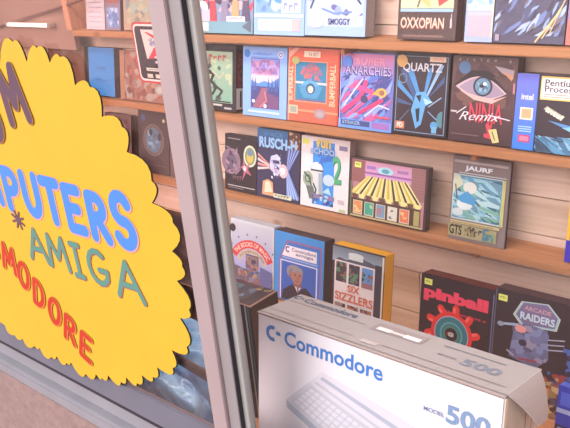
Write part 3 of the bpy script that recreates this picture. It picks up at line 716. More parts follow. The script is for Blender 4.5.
def a_intel(A):
    A.rect(0, 0, 1, 1, (.20, .15, .19)); A.grad(0, 0, .27, 1, (.44, .46, .86), (.20, .50, .88))
    A.text('intel', .07, .66, .22, .74, (.88, .88, .98), .02); A.rect(.07, .40, .23, .56, (.92, .88, .80)); A.rect(.09, .42, .21, .54, (.92, .66, .50))
    for v in (.30, .27, .24): A.rect(.06, v, .23, v + .014, (.66, .80, .96))
    A.rect(.07, .10, .22, .20, (.76, .30, .50)); A.rect(.09, .12, .20, .18, (.86, .50, .62)); A.rect(.27, 0, .29, 1, (.12, .16, .26))
    A.rect(.30, .68, 1, .98, (.95, .80, .45)); A.rect(.315, .70, 1, .96, (.95, .92, .90))
    A.text('Pentium', .35, .86, .74, .94, (.28, .20, .32), .015); A.text('Processor', .35, .78, .84, .86, (.34, .24, .36), .015); A.rect(.34, .745, 1, .755, (.80, .50, .45)); A.rect(.34, .715, 1, .725, (.80, .52, .46))
    A.poly([(.36, .56), (.40, .60), (.62, .48), (.58, .44)], (.75, .72, .62)); A.text('intel', 0, 0, 1, 1, (.95, .93, .84), .03, fn=lambda x, y: ((.38 + .2 * x + .03 * y) * A.w, (.53 - .10 * x + .06 * y) * A.h))
    A.poly([(.42, .42), (.62, .34), (1, .22), (1, .34), (.66, .38)], (.34, .56, .78)); A.poly([(.60, .34), (1, .42), (1, .30), (.70, .30)], (.50, .74, .88))
    A.blobs(.29, 0, 1, .22, [(.26, .44, .58), (.36, .58, .72), (.20, .28, .38), (.52, .70, .80)], 60, .012, 71, streak=-25)
    A.poly([(.3, .22), (1, .02), (1, .24), (.3, .3)], (.18, .14, .18)) if False else None
GB('game_box', -3.225, .280, .205, .03, ZM, a_brown, (.42, .27, .21), (.3, .2, .16), (.4, .27, .2), 'plain dark brown box above the top teeth of the yellow sign', 'game box', R1)
GB('software_box', -2.912, .180, .200, .05, ZM, a_blue88, (.22, .52, .80), (.26, .14, .26), (.2, .3, .45), 'plain bright blue software box with dark spine, behind the left pane', 'game box', R1, mat=M_MATTE)
GB('game_box', -2.690, .300, .198, .03, ZM, a_bor, (.6, .4, .34), (.4, .2, .18), (.5, .3, .28), 'mottled orange-brown game box partly behind the window sticker', 'game box', R1)
GB('game_box', -2.200, .186, .236, .045, ZM, a_zombie, (.14, .10, .13), (.26, .10, .14), (.28, .16, .18), 'black-bordered game box with pale green monster cover and dark red side', 'game box', R1, side_art=s_zombie)
GB('game_box', -1.980, .208, .240, .022, ZM, a_blue243, (.55, .70, .95), (.5, .6, .85), (.42, .30, .40), 'light blue framed game box between the dark green-covered box and the orange box', 'game box', R1)
GB('game_box', -1.766, .216, .242, .028, ZM, a_orange, (.93, .40, .30), (.80, .25, .2), (.80, .40, .32), 'bright orange-red game box with blue centre picture', 'game box', R1, mat=M_GLOSSY)
GB('game_box', -1.545, .204, .238, .022, ZM, a_purple, (.44, .46, .74), (.5, .4, .6), (.7, .45, .55), 'purple-blue game box with pink slashes, right of the orange box', 'game box', R1)
GB('game_box', -1.338, .185, .243, .040, ZM, a_quartz, (.10, .08, .13), (.17, .10, .13), (.38, .24, .22), 'black game box lettered QUARTZ with a light blue spaceship', 'game box', R1)
GB('game_box', -1.144, .196, .240, .040, ZM, a_eye, (.3, .19, .19), (.34, .22, .21), (.42, .30, .30), 'brown game box with a big eye and red lettering', 'game box', R1, side_art=s_eye)
GB('software_box', -.9445, .225, .203, .035, ZM, a_intel, (.2, .15, .19), (.2, .3, .6), (.42, .40, .50), 'dark software box with bright blue left stripe and white title panel', 'game box', R1, yf=1.915)

# ---- lowest wall shelf
def a_dim(A):
    A.rect(0, 0, 1, 1, (.46, .33, .33)); A.blobs(.05, .05, .95, .95, [(.52, .38, .40), (.40, .28, .32), (.36, .32, .44), (.55, .36, .34)], 40, .015, 77)
def a_sph0(A):
    A.rect(0, 0, 1, 1, (.25, .17, .19)); A.ring(.5, .52, .030, .062, (.36, .29, .29)); A.ring(.5, .52, .062, .066, (.48, .38, .36)); A.ring(.5, .52, .028, .032, (.52, .32, .30))
    A.ell(.5, .52, .25, .20, (.32, .42, .52)); A.blobs(.32, .38, .7, .66, [(.42, .52, .62), (.28, .34, .44), (.5, .6, .7)], 14, .010, 5)
    A.ell(.42, .64, .06, .05, (.16, .12, .14)); A.ell(.70, .58, .06, .06, (.16, .12, .16)); A.ell(.17, .85, .08, .06, (.26, .30, .50)); A.ell(.84, .84, .035, .028, (.85, .80, .66))
    A.rect(.04, .12, .9, .14, (.34, .24, .24))
def a_thin(A):
    A.rect(0, 0, 1, 1, (.40, .28, .28)); A.rect(.3, .2, .8, .8, (.62, .54, .56)); A.rect(.4, .3, .7, .5, (.35, .22, .24))
def a_sph(A):
    A.rect(0, 0, 1, 1, (.16, .11, .15)); A.ring(.20, .52, .028, .050, (.52, .42, .48), 28); A.ell(.20, .52, .18, .14, (.40, .34, .42)); A.blobs(.02, .30, .40, .78, [(.62, .50, .56), (.30, .22, .30), (.50, .40, .50)], 26, .008, 7)
    A.ell(.80, .66, .20, .19, (.86, .84, .74)); A.ell(.80, .66, .16, .155, (.50, .56, .42)); A.ell(.80, .64, .10, .10, (.80, .68, .32)); A.ell(.8, .72, .08, .06, (.42, .52, .62))
    A.poly([(.50, .44), (.62, .40), (.56, .20), (.68, .36), (.86, .32), (.74, .42), (.80, .52), (.66, .48), (.60, .62), (.58, .48)], (.72, .40, .50)); A.ell(.64, .43, .05, .05, (.94, .82, .84))
    A.marks(4, .26, .20, .56, .28, (.45, .34, .38)); A.rect(.1, .085, .96, .10, (.76, .72, .72)); A.rect(.12, .05, .60, .062, (.55, .5, .5)); A.rect(.1, .92, .5, .935, (.66, .6, .62))
    A.stroke([(.36, .3), (.50, .40), (.46, .56)], .004, (.60, .48, .60))
def a_rusch(A):
    A.rect(0, 0, 1, 1, (.20, .18, .32)); A.grad(0, .78, .72, 1, (.24, .48, .72), (.20, .24, .44)); A.rect(.75, .72, 1, 1, (.40, .24, .20)); A.blobs(.75, .74, 1, 1, [(.76, .58, .40), (.55, .34, .26), (.86, .72, .56)], 14, .008, 4)
    A.text('RUSCH-H', .06, .72, .92, .88, (.16, .16, .36), .04); A.text('RUSCH-H', .05, .73, .93, .885, (.62, .80, .98), .045); A.text('SPACE', .14, .90, .6, .96, (.30, .60, .82))
    for i in range(4): A.poly([(.02, .60 - i * .07), (.02, .64 - i * .07), (.30, .50 - i * .015), (.30, .48 - i * .015)], [(.86, .56, .52), (.90, .80, .80)][i % 2])
    A.poly([(.34, .62), (.48, .66), (.58, .60), (.56, .42), (.62, .36), (.42, .34), (.30, .46)], (.78, .78, .86)); A.rect(.38, .52, .54, .57, (.26, .24, .40)); A.rect(.42, .42, .52, .47, (.5, .44, .6)); A.stroke([(.36, .4), (.5, .32), (.6, .44)], .005, (.34, .3, .46))
    for i in range(9):
        u = .72 + .034 * i; A.poly([(.70 + i * .006, .43), (.72 + i * .006, .43), (u + .03, .05 if i % 2 else .08), (u, .05)], (.66, .76, .94) if i % 2 else (.44, .52, .76)); A.poly([(.70 + i * .006, .43), (.72 + i * .006, .43), (u + .03, .76), (u, .76)], (.58, .66, .88) if i % 2 else (.30, .32, .56))
    A.ell(.64, .43, .10, .10, (.90, .72, .74)); A.ell(.63, .43, .05, .05, (.97, .92, .92)); A.poly([(.28, .43), (.6, .45), (.6, .41)], (.86, .70, .80))
    A.blobs(.30, .30, .62, .66, [(.86, .88, .95), (.30, .34, .55), (.62, .60, .78)], 18, .006, 81); A.poly([(.14, .04), (.16, .24), (.28, .28), (.40, .24), (.42, .04)], (.82, .62, .46)); A.poly([(.20, .08), (.22, .24), (.32, .25), (.40, .10)], (.92, .84, .74)); A.rect(.42, .03, .84, .09, (.84, .84, .72)); A.marks(5, .46, .04, .8, .08, (.3, .3, .3))
def a_fun(A):
    A.rect(0, 0, 1, 1, (.93, .88, .89)); A.rect(.25, .05, .70, .94, (.22, .58, .92)); A.rect(.02, .88, .16, .96, (.88, .90, .42))
    for i in range(7):
        rnd = random.Random(i); u, v = rnd.uniform(.3, .62), rnd.uniform(.25, .8); A.poly([(u, v), (u + .12, v + .04), (u + .05, v + .12)], (.20, .46, .82))
    for ch, u, r, c in (('f', .36, 10, (.94, .80, .30)), ('u', .46, 0, (.94, .80, .30)), ('n', .57, -8, (.94, .80, .30))):
        A.text(ch, u - .045, .855, u + .05, .97, (.60, .46, .20), .05); A.text(ch, u - .045, .855, u + .05, .97, c, .03, up=True)
    A.text('SCHOOL', .20, .755, .76, .84, (.34, .50, .78), .04); A.text('SCHOOL', .21, .765, .77, .845, (.74, .84, .94), .012)
    A.text('2', .68, .38, .86, .76, (.20, .50, .42), .03); A.text('2', .665, .39, .845, .77, (.30, .70, .48), .015)
    A.ell(.34, .55, .14, .09, (.78, .80, .84)); A.ell(.34, .58, .11, .07, (.90, .90, .92)); A.rect(.22, .52, .48, .545, (.24, .26, .34)); A.poly([(.24, .52), (.46, .52), (.50, .16), (.26, .14)], (.84, .84, .84)); A.poly([(.38, .5), (.46, .5), (.50, .16), (.40, .16)], (.62, .68, .74))
    A.ell(.16, .40, .11, .11, (.62, .68, .60)); A.ring(.16, .40, .010, .014, (.26, .32, .30)); A.stroke([(.08, .48), (.18, .42), (.24, .30)], .006, (.30, .34, .34)); A.poly([(.12, .30), (.28, .30), (.34, .12), (.20, .12)], (.40, .44, .42)); A.stroke([(.3, .14), (.34, .26), (.28, .34)], .006, (.22, .24, .26))
    A.ell(.60, .42, .12, .08, (.76, .84, .90)); A.poly([(.48, .24), (.60, .32), (.66, .22)], (.70, .86, .90)); A.poly([(.38, .62), (.58, .72), (.44, .74)], (.22, .44, .80))
    A.rect(.24, .14, .72, .20, (.55, .48, .62)); A.blobs(.24, .06, .7, .2, [(.20, .40, .76), (.88, .56, .56), (.24, .26, .44), (.66, .82, .94)], 26, .006, 19); A.rect(.80, .86, .95, .92, (.55, .5, .66)); A.rect(.80, .12, .92, .18, (.80, .72, .74)); A.rect(.83, .02, .96, .05, (.7, .8, .5))
def s_fun(A):
    A.rect(0, 0, 1, 1, (.72, .64, .64)); A.rect(.2, .3, .8, .7, (.78, .70, .70)); A.rect(.2, .05, .6, .18, (.66, .62, .44))
def a_shop(A):
    A.rect(0, 0, 1, 1, (.30, .22, .22)); A.rect(.02, .02, .97, .97, (.74, .52, .56)); A.grad(.18, .70, .80, .96, (.86, .62, .74), (.82, .60, .80))
    A.rect(.02, .60, .2, .96, (.62, .40, .40)); A.rect(.80, .45, .97, .96, (.62, .44, .44))
    for i in range(8):
        for j in range(2): A.rect(.03 + .14 * 0, .62 + i * .035, .19, .625 + i * .035, (.5, .34, .36), up=(i == 0 and j == 0)); A.rect(.82, .52 + i * .05, .96, .525 + i * .05, (.5, .36, .38), up=False)
    A.rect(.22, .84, .34, .89, (.62, .46, .74)); A.rect(.62, .84, .76, .89, (.66, .48, .68)); A.ell(.47, .84, .10, .065, (.66, .86, .90)); A.ell(.47, .84, .05, .035, (.36, .62, .70)); A.rect(.20, .76, .80, .79, (.60, .38, .62))
    y1, y2, dk = (.93, .87, .52), (.82, .72, .34), (.34, .26, .24)
    A.poly([(.24, .72), (.76, .72), (.95, .38), (.93, .34), (.03, .40), (.03, .44)], y1)
    for i in range(12):
        u0 = .25 + .042 * i; w0 = .024; x0 = .04 + .076 * i
        A.poly([(u0, .72), (u0 + w0, .72), (x0 + .046, .40), (x0 + .014, .40)], dk if i % 2 else y2)
        A.poly([(u0 + w0, .72), (u0 + w0 + .006, .72), (x0 + .064, .40), (x0 + .046, .40)], (.96, .93, .74), up=False)
    for i in range(10): A.poly([(.04 + .091 * i, .40), (.12 + .091 * i, .395), (.11 + .091 * i, .32), (.05 + .091 * i, .33)], (.95, .90, .62) if i % 2 else (.44, .32, .26))
    A.rect(.03, .04, .93, .33, (.36, .26, .24))
    for k, (c1, c2) in enumerate((((.88, .58, .38), (.90, .80, .56)), ((.30, .66, .58), (.66, .82, .64)), ((.50, .62, .74), (.70, .52, .56)), ((.86, .84, .80), (.42, .44, .52)), ((.90, .50, .38), (.92, .76, .52)))):
        u = .06 + k * .155; A.rect(u, .06, u + .125, .29, (.88, .84, .74)); A.rect(u + .008, .075, u + .117, .28, c1); A.blobs(u + .012, .09, u + .112, .25, [c2, c1], 9, .010, 80 + k)
    A.rect(.86, .06, .93, .30, (.70, .66, .42)); A.rect(.02, .02, .97, .05, (.76, .70, .52)); A.rect(.02, .03, .035, .60, (.42, .50, .36))
def a_jaurf(A):
    A.rect(0, 0, 1, 1, (.52, .46, .46)); A.rect(.02, .92, .96, .95, (.72, .66, .66)); A.text('JAURF', .22, .825, .70, .895, (.92, .94, .97), .035); A.rect(.12, .80, .95, .81, (.76, .80, .80))
    A.rect(.03, .25, .90, .785, (.80, .86, .86)); A.grad(.045, .265, .885, .775, (.34, .56, .68), (.46, .70, .76))
    A.blobs(.045, .265, .885, .76, [(.36, .62, .78), (.60, .78, .84), (.26, .44, .52), (.50, .70, .64), (.42, .58, .66), (.70, .84, .86)], 95, .012, 90, streak=-20)
    A.poly([(.045, .775), (.045, .56), (.22, .68), (.14, .775)], (.80, .80, .70)); A.ell(.34, .64, .12, .07, (.84, .84, .80)); A.ell(.26, .44, .14, .07, (.86, .90, .90)); A.poly([(.10, .50), (.30, .60), (.46, .52), (.44, .44), (.2, .46)], (.30, .60, .80)); A.stroke([(.12, .50), (.08, .66)], .004, (.4, .34, .3)); A.ell(.15, .34, .10, .045, (.80, .84, .84))
    A.rect(.90, .25, .95, .785, (.76, .74, .46)); A.rect(.03, .20, .90, .235, (.78, .72, .52)); A.rect(.06, .21, .8, .22, (.6, .5, .36)); A.rect(.0, .04, .86, .19, (.66, .62, .46)); A.text('GTS', .02, .06, .25, .18, (.20, .15, .17), .03); A.blobs(.30, .06, .50, .18, [(.3, .24, .2), (.56, .5, .36)], 14, .006, 3)
    A.marks(4, .40, .10, .70, .16, (.20, .18, .24), .02); A.rect(.62, .05, .82, .14, (.38, .54, .50)); A.blobs(.62, .05, .88, .19, [(.30, .46, .62), (.55, .62, .46)], 10, .007, 8)
def a_sliver(A):
    A.rect(0, 0, 1, 1, (.20, .16, .66)); A.rect(0, .25, .06, 1, (.92, .70, .22)); A.rect(.06, .3, .16, 1, (.90, .60, .20))
GB('game_box', -2.886, .186, .225, .03, ZL, a_dim, (.46, .33, .33), (.3, .2, .2), (.5, .38, .36), 'dull mauve-brown box just behind the upper right edge of the yellow sign', 'game box', R2)
GB('game_box', -2.650, .197, .266, .03, ZL, a_sph0, (.25, .17, .19), (.2, .14, .16), (.36, .25, .24), 'dark game box with a round blue-grey orb, behind the left pane', 'game box', R2)
GB('game_box', -2.447, .10, .255, .025, ZL, a_thin, (.4, .28, .28), (.3, .2, .2), (.4, .3, .3), 'narrow brown box with pale panel tight behind the window stile', 'game box', R2)
GB('game_box', -2.126, .166, .214, .025, ZL, a_sph, (.16, .11, .15), (.14, .1, .13), (.33, .22, .22), 'black game box with grey globe and yellow badge', 'game box', R2)
GB('game_box', -1.957, .205, .252, .026, ZL, a_rusch, (.2, .18, .32), (.25, .18, .25), (.26, .28, .42), 'dark blue game box with rays bursting on its right half', 'game box', R2)
GB('game_box', -1.745, .209, .247, .035, ZL, a_fun, (.9, .82, .85), (.7, .62, .62), (.84, .74, .74), 'white and blue box with a robot and a green numeral two', 'game box', R2, side_art=s_fun)
GB('game_box', -1.530, .296, .200, .026, ZL, a_shop, (.3, .22, .22), (.15, .09, .12), (.24, .15, .17), 'wide landscape game box picturing a yellow striped shop awning', 'game box', R2, mat=M_GLOSSY, price=(.06, .84))
GB('game_box', -1.152, .184, .255, .014, ZL, a_jaurf, (.52, .46, .46), (.12, .09, .12), (.12, .09, .12), 'grey-bordered box with a blue water picture standing alone on the lowest wall shelf', 'game box', R2)
GB('game_box', -.790, .15, .245, .03, ZL, a_sliver, (.2, .16, .66), (.9, .7, .2), (.8, .6, .2), 'deep blue box with yellow left edge cut by the right edge of the photo', 'game box', R2)

# ---- row on the display floor behind the white carton
ZF = .23
def a_books(A):
    A.rect(0, 0, 1, 1, (.80, .80, .84)); A.grad(.02, .30, .97, .96, (.76, .76, .80), (.66, .66, .84))
    def arcband(r0, r1, c, txt=None, tc=None):
        A.up(); cx, cz = .50 * A.w, .26 * A.h
        for i in range(20):
            a, b = math.radians(150 - 120 * i / 20), math.radians(150 - 120 * (i + 1) / 20)
            A.face([(cx + r0 * math.cos(a), cz + r0 * math.sin(a)), (cx + r1 * math.cos(a), cz + r1 * math.sin(a)), (cx + r1 * math.cos(b), cz + r1 * math.sin(b)), (cx + r0 * math.cos(b), cz + r0 * math.sin(b))], c)
        if txt:
            def fn(x, y):
                a = math.radians(143 - 106 * x); r = r0 + (r1 - r0) * (.2 + .6 * y); return (cx + r * math.cos(a), cz + r * math.sin(a))
            A.text(txt, 0, 0, 1, 1, tc, .015, fn=fn)
    for k in range(6):
        a = math.radians(140 - 20 * k); A.ell(.5 + .62 * math.cos(a), .26 + .55 * math.sin(a), .018, .016, (.42, .42, .50))
    arcband(.088, .118, (.82, .24, .24), 'THE BOOKS OF MAGIC', (.95, .84, .80)); arcband(.068, .084, (.78, .72, .62), 'ADVENTURE', (.5, .42, .4))
    A.ell(.05, .86, .07, .06, (.20, .17, .20)); A.rect(.36, .20, .66, .52, (.42, .34, .44)); A.rect(.39, .36, .63, .50, (.55, .45, .46)); A.blobs(.36, .2, .66, .5, [(.66, .48, .42), (.30, .26, .36), (.5, .5, .66)], 20, .010, 5)
    A.poly([(.02, .02), (.98, .02), (.98, .24), (.02, .32)], (.42, .36, .44)); A.blobs(.02, .02, .98, .30, [(.70, .56, .40), (.34, .36, .52), (.55, .40, .40), (.46, .50, .66)], 46, .012, 6); A.poly([(.70, .1), (.97, .1), (.97, .34), (.70, .38)], (.38, .40, .60))
def a_bluec(A):
    A.rect(0, 0, 1, 1, (.24, .56, .84)); A.poly([(.10, 0), (.10, .62), (.26, .90), (.96, .90), (.96, 0)], (.56, .42, .62)); A.poly([(.14, 0), (.14, .62), (.29, .87), (.93, .87), (.93, 0)], (.26, .44, .74))
    A.poly([(.16, .0), (.16, .62), (.30, .84), (.90, .84), (.90, 0)], (.26, .50, .80)); A.poly([(.16, .66), (.24, .82), (.86, .82), (.86, .66)], (.94, .90, .93))
    A.text('Commodore', .36, .75, .84, .80, (.26, .26, .46), .015); A.text('amiga', .44, .685, .80, .74, (.26, .26, .46), .015); A.ring(.28, .765, .006, .011, (.16, .20, .42), 14, 50, 310)
    A.rect(.16, .625, .88, .645, (.60, .66, .86))
    A.rect(.13, .02, .88, .60, (.90, .88, .94)); A.rect(.15, .02, .86, .585, (.20, .38, .72))
    A.poly([(.16, .02), (.20, .16), (.38, .27), (.52, .22), (.66, .27), (.84, .16), (.86, .02)], (.17, .14, .22))
    A.poly([(.42, .27), (.50, .16), (.58, .27)], (.80, .80, .84)); A.poly([(.485, .25), (.515, .25), (.52, .17), (.50, .15)], (.45, .20, .26))
    A.poly([(.40, .36), (.56, .36), (.58, .25), (.42, .25)], (.55, .36, .34))
    A.ell(.43, .455, .165, .105, (.56, .54, .57)); A.ell(.37, .43, .06, .07, (.50, .47, .50)); A.ell(.475, .40, .115, .115, (.66, .46, .42)); A.ell(.345, .39, .025, .03, (.60, .40, .37))
    A.poly([(.37, .46), (.60, .48), (.58, .53), (.42, .54)], (.56, .54, .57))
    A.ell(.445, .415, .018, .009, (.2, .14, .16)); A.ell(.535, .415, .018, .009, (.2, .14, .16)); A.poly([(.49, .41), (.515, .365), (.475, .365)], (.54, .35, .33)); A.stroke([(.455, .335), (.525, .335)], .0025, (.40, .22, .22))
    A.stroke([(.42, .433), (.465, .438)], .0018, (.36, .32, .34)); A.stroke([(.515, .438), (.56, .433)], .0018, (.36, .32, .34))
def a_six(A):
    A.rect(0, 0, 1, 1, (.22, .17, .22)); A.grad(.0, .78, 1, .98, (.44, .48, .52), (.62, .68, .76)); A.poly([(.02, .78), (.14, .84), (.28, .82), (.5, .90), (.76, .86), (.95, .80), (.95, .78)], (.34, .34, .40)); A.rect(.32, .84, .60, .91, (.84, .86, .86)); A.ell(.46, .91, .15, .03, (.84, .86, .86))
    A.rect(.05, .0, .84, .80, (.93, .88, .88))
    for k, c in enumerate(((.30, .26, .28), (.28, .27, .34), (.38, .60, .82))):
        u = .08 + k * .255; A.rect(u, .51, u + .21, .78, c); A.blobs(u, .51, u + .21, .78, [(.36, .56, .42), (.56, .40, .36), (.26, .22, .26), c, (.50, .44, .46)], 22, .008, 40 + k)
    A.rect(.59, .51, .80, .58, (.62, .44, .46))
    A.text('SIX', .32, .40, .56, .495, (.86, .42, .30), .02); A.text('SIZZLERS', .08, .26, .82, .375, (.86, .42, .30), .016)
    for k, c in enumerate(((.46, .28, .26), (.50, .34, .30), (.40, .30, .34))):
        u = .08 + k * .255; A.rect(u, .04, u + .21, .22, c); A.blobs(u, .04, u + .21, .22, [(.72, .46, .36), (.30, .2, .22), (.60, .52, .5)], 14, .008, 50 + k)
    A.rect(.84, 0, .97, .86, (.24, .22, .28)); A.rect(.97, 0, 1, .98, (.88, .84, .78))
def a_pin(A):
    A.rect(0, 0, 1, 1, (.15, .09, .13)); A.rect(.965, 0, 1, 1, (.12, .10, .22)); A.rect(.985, 0, 1, .95, (.40, .42, .52))
    A.text('pinball', .045, .64, .93, .845, (.93, .26, .38), .06); A.text('DREAMSCAPE II', .34, .55, .91, .58, (.80, .20, .30), .02)
    cx, cz, r = .47 * A.w, .27 * A.h, .060
    for k in range(10):
        a = math.radians(8 + k * 36); A.stroke([(cx + r * math.cos(a), cz + r * math.sin(a)), (cx + (r + .022) * math.cos(a + .06), cz + (r + .022) * math.sin(a + .06))], .022, (.90, .20, .18), metric=True); A.stroke([(cx + (r + .008) * math.cos(a + .1), cz + (r + .008) * math.sin(a + .1)), (cx + (r + .020) * math.cos(a + .12), cz + (r + .020) * math.sin(a + .12))], .008, (.97, .42, .40), metric=True)
    A.ring(.47, .27, .0, .068, (.88, .18, .18)); A.ring(.47, .27, .0, .056, (.62, .66, .76)); A.ring(.47, .27, .0, .053, (.16, .46, .50)); A.ring(.47, .27, .032, .038, (.30, .62, .66)); A.ring(.47, .27, .0, .027, (.26, .50, .46)); A.ring(.47, .27, 0, .020, (.14, .10, .14)); A.ell(.45, .27, .05, .035, (.52, .20, .20)); A.text('@', .43, .24, .51, .30, (.84, .86, .84), .02)
    A.blobs(.30, .10, .74, .34, [(.22, .56, .52), (.30, .62, .66), (.14, .36, .42)], 12, .006, 13) if False else None
def a_dark(A):
    A.rect(0, 0, 1, 1, (.18, .13, .17)); A.rect(0, 0, .012, 1, (.40, .40, .50))
    o = [(.34, .62), (.23, .73), (.32, .91), (.64, .95), (.79, .81), (.76, .66)]
    A.poly(o, (.86, .80, .62)); A.poly([(u * .97 + .016, v * .97 + .025) for u, v in o], (.62, .78, .84)); A.poly([(u * .88 + .064, v * .88 + .10) for u, v in o], (.48, .42, .56)); A.text('ARCADE', .36, .82, .68, .87, (.78, .60, .64), .02); A.text('RAIDERS', .32, .70, .73, .79, (.78, .86, .92), .03)
    A.poly([(.22, .22), (.26, .60), (.40, .66), (.66, .64), (.70, .30), (.54, .14)], (.40, .42, .56)); A.blobs(.24, .20, .68, .64, [(.50, .54, .70), (.34, .34, .48), (.58, .56, .66), (.44, .46, .62)], 34, .015, 17)
    A.stroke([(.08, .58), (.30, .62)], .007, (.62, .70, .80)); A.ell(.09, .58, .04, .03, (.55, .62, .70)); A.ell(.34, .58, .07, .045, (.90, .60, .58)); A.ell(.38, .42, .05, .04, (.20, .18, .26)); A.stroke([(.20, .28), (.28, .24)], .004, (.7, .7, .8)); A.stroke([(.34, .22), (.56, .24)], .006, (.62, .28, .34))
    for v in (.54, .48, .42): A.stroke([(.68, v), (.86, v + .04)], .0035, (.66, .66, .74))
    A.blobs(.55, .0, 1, .18, [(.60, .25, .25), (.26, .36, .62), (.70, .60, .44), (.30, .2, .26)], 34, .009, 23); A.blobs(.86, .1, 1, .5, [(.28, .40, .70), (.2, .2, .34)], 12, .01, 24)
def a_darkmid(A):
    A.rect(0, 0, 1, 1, (.22, .15, .17)); A.blobs(.03, .03, .97, .97, [(.30, .20, .20), (.16, .11, .14), (.42, .34, .34), (.26, .22, .28)], 60, .014, 99); A.ell(.8, .5, .03, .04, (.7, .66, .66)); A.ell(.6, .2, .03, .03, (.7, .62, .6))
YF = 1.74
GB('game_box', -2.42, .440, .205, .04, ZF, a_darkmid, (.2, .14, .16), (.15, .1, .12), (.35, .22, .2), 'dark speckled box half hidden behind the right rim of the yellow sign', 'game box', R3, yf=YF)
GB('game_box', -1.964, .213, .250, .045, ZF, a_books, (.66, .66, .74), (.60, .57, .62), (.78, .76, .78), 'pale grey game box with a red arched title banner', 'game box', R3, yf=YF, bev=.003)
GB('software_box', -1.748, .219, .243, .055, ZF, a_bluec, (.24, .56, .84), (.16, .10, .16), (.22, .14, .17), 'blue software box picturing a grey-haired person in a dark suit', 'game box', R3, yf=YF)
GB('game_box', -1.494, .203, .246, .052, ZF, a_six, (.24, .2, .24), (.96, .70, .08), (.90, .64, .10), 'yellow-sided game box lettered SIX SIZZLERS', 'game box', R3, yf=YF)
GB('game_box', -1.158, .236, .226, .05, ZF, a_pin, (.15, .09, .13), (.14, .1, .2), (.36, .13, .12), 'black game box with red pinball lettering and a red cogwheel', 'game box', R3, yf=YF, price=(.05, .86), bev=.003)
GB('game_box', -.919, .236, .238, .05, ZF, a_dark, (.18, .13, .17), (.14, .1, .14), (.28, .20, .22), 'black game box with an eight-sided silver title plate', 'game box', R3, yf=YF, price=(.04, .86))
def a_small(A):
    A.rect(0, 0, 1, 1, (.66, .52, .36)); A.blobs(0, 0, 1, 1, [(.72, .28, .26), (.84, .72, .50), (.36, .30, .40), (.50, .56, .66), (.30, .18, .2)], 40, .010, 3)
GB('game_box', -.700, .075, .085, .02, ZF, a_small, (.66, .52, .36), (.4, .25, .2), (.5, .3, .25), 'small red and gold patterned box on the display floor beyond the open carton flap', 'game box', 'small boxes on the display floor', yf=1.62)
def a_bluebox(A):
    A.rect(0, 0, 1, 1, (.18, .24, .72)); A.rect(.0, .52, 1, .60, (.66, .72, .9)); A.rect(0, 0, 1, .3, (.10, .10, .22)); 
    for i in range(6):
        for j in range(4): A.rect(.04 + i * .16, .04 + j * .065, .12 + i * .16, .07 + j * .065, (.5, .56, .7), up=(i + j == 0))
    A.rect(.05, .66, .9, .9, (.30, .40, .86))
GB('game_box', -.645, .15, .145, .03, ZF, a_bluebox, (.18, .24, .72), (.1, .12, .4), (.3, .4, .8), 'deep blue box in the bottom right corner of the photo', 'game box', 'small boxes on the display floor', yf=1.54)

# ------------------------------------------------------------------ large upright dark carton
def a_big(A):
    A.rect(0, 0, 1, 1, (.16, .10, .12)); A.rect(.05, .08, .97, .94, (.22, .14, .16)); A.blobs(.05, .08, .97, .94, [(.30, .2, .2), (.14, .1, .12), (.34, .30, .36)], 60, .02, 66); A.rect(.955, .0, .967, 1, (.80, .76, .72)); A.rect(.975, 0, .99, 1, (.26, .42, .40))
bigr = game_box('hardware_carton', -1.745, .45, .345, .105, ZF, a_big, (.07, .05, .06), (.06, .04, .05), (.17, .12, .14), 'large black upright carton directly left of the white computer carton', 'carton', None, yf=1.2, lean=0, mat=M_GLOSSY, bev=.002)
A = Art(.45, .105, None, eps=.0003)
A.tf = lambda x, z, y: (x, z, -y)
A.rect(.0, .0, 1, .05, (.55, .40, .33)); A.rect(.985, 0, 1, 1, (.62, .45, .36)); A.rect(.55, .20, .90, .85, (.28, .26, .30)); A.blobs(.56, .22, .89, .82, [(.36, .42, .50), (.24, .22, .28), (.44, .50, .58)], 26, .012, 12)
A.rect(.45, .86, .9, .97, (.34, .18, .2)); A.blobs(.86, .76, .97, .96, [(.66, .55, .38), (.5, .4, .3)], 6, .006, 2)
bmesh.ops.recalc_face_normals(A.bm, faces=A.bm.faces)
for f in A.bm.faces:
    if f.normal.z < 0: f.normal_flip()
link('lid_print', A.bm, M_GLOSSY, bigr, (-.225, -.105, .345))

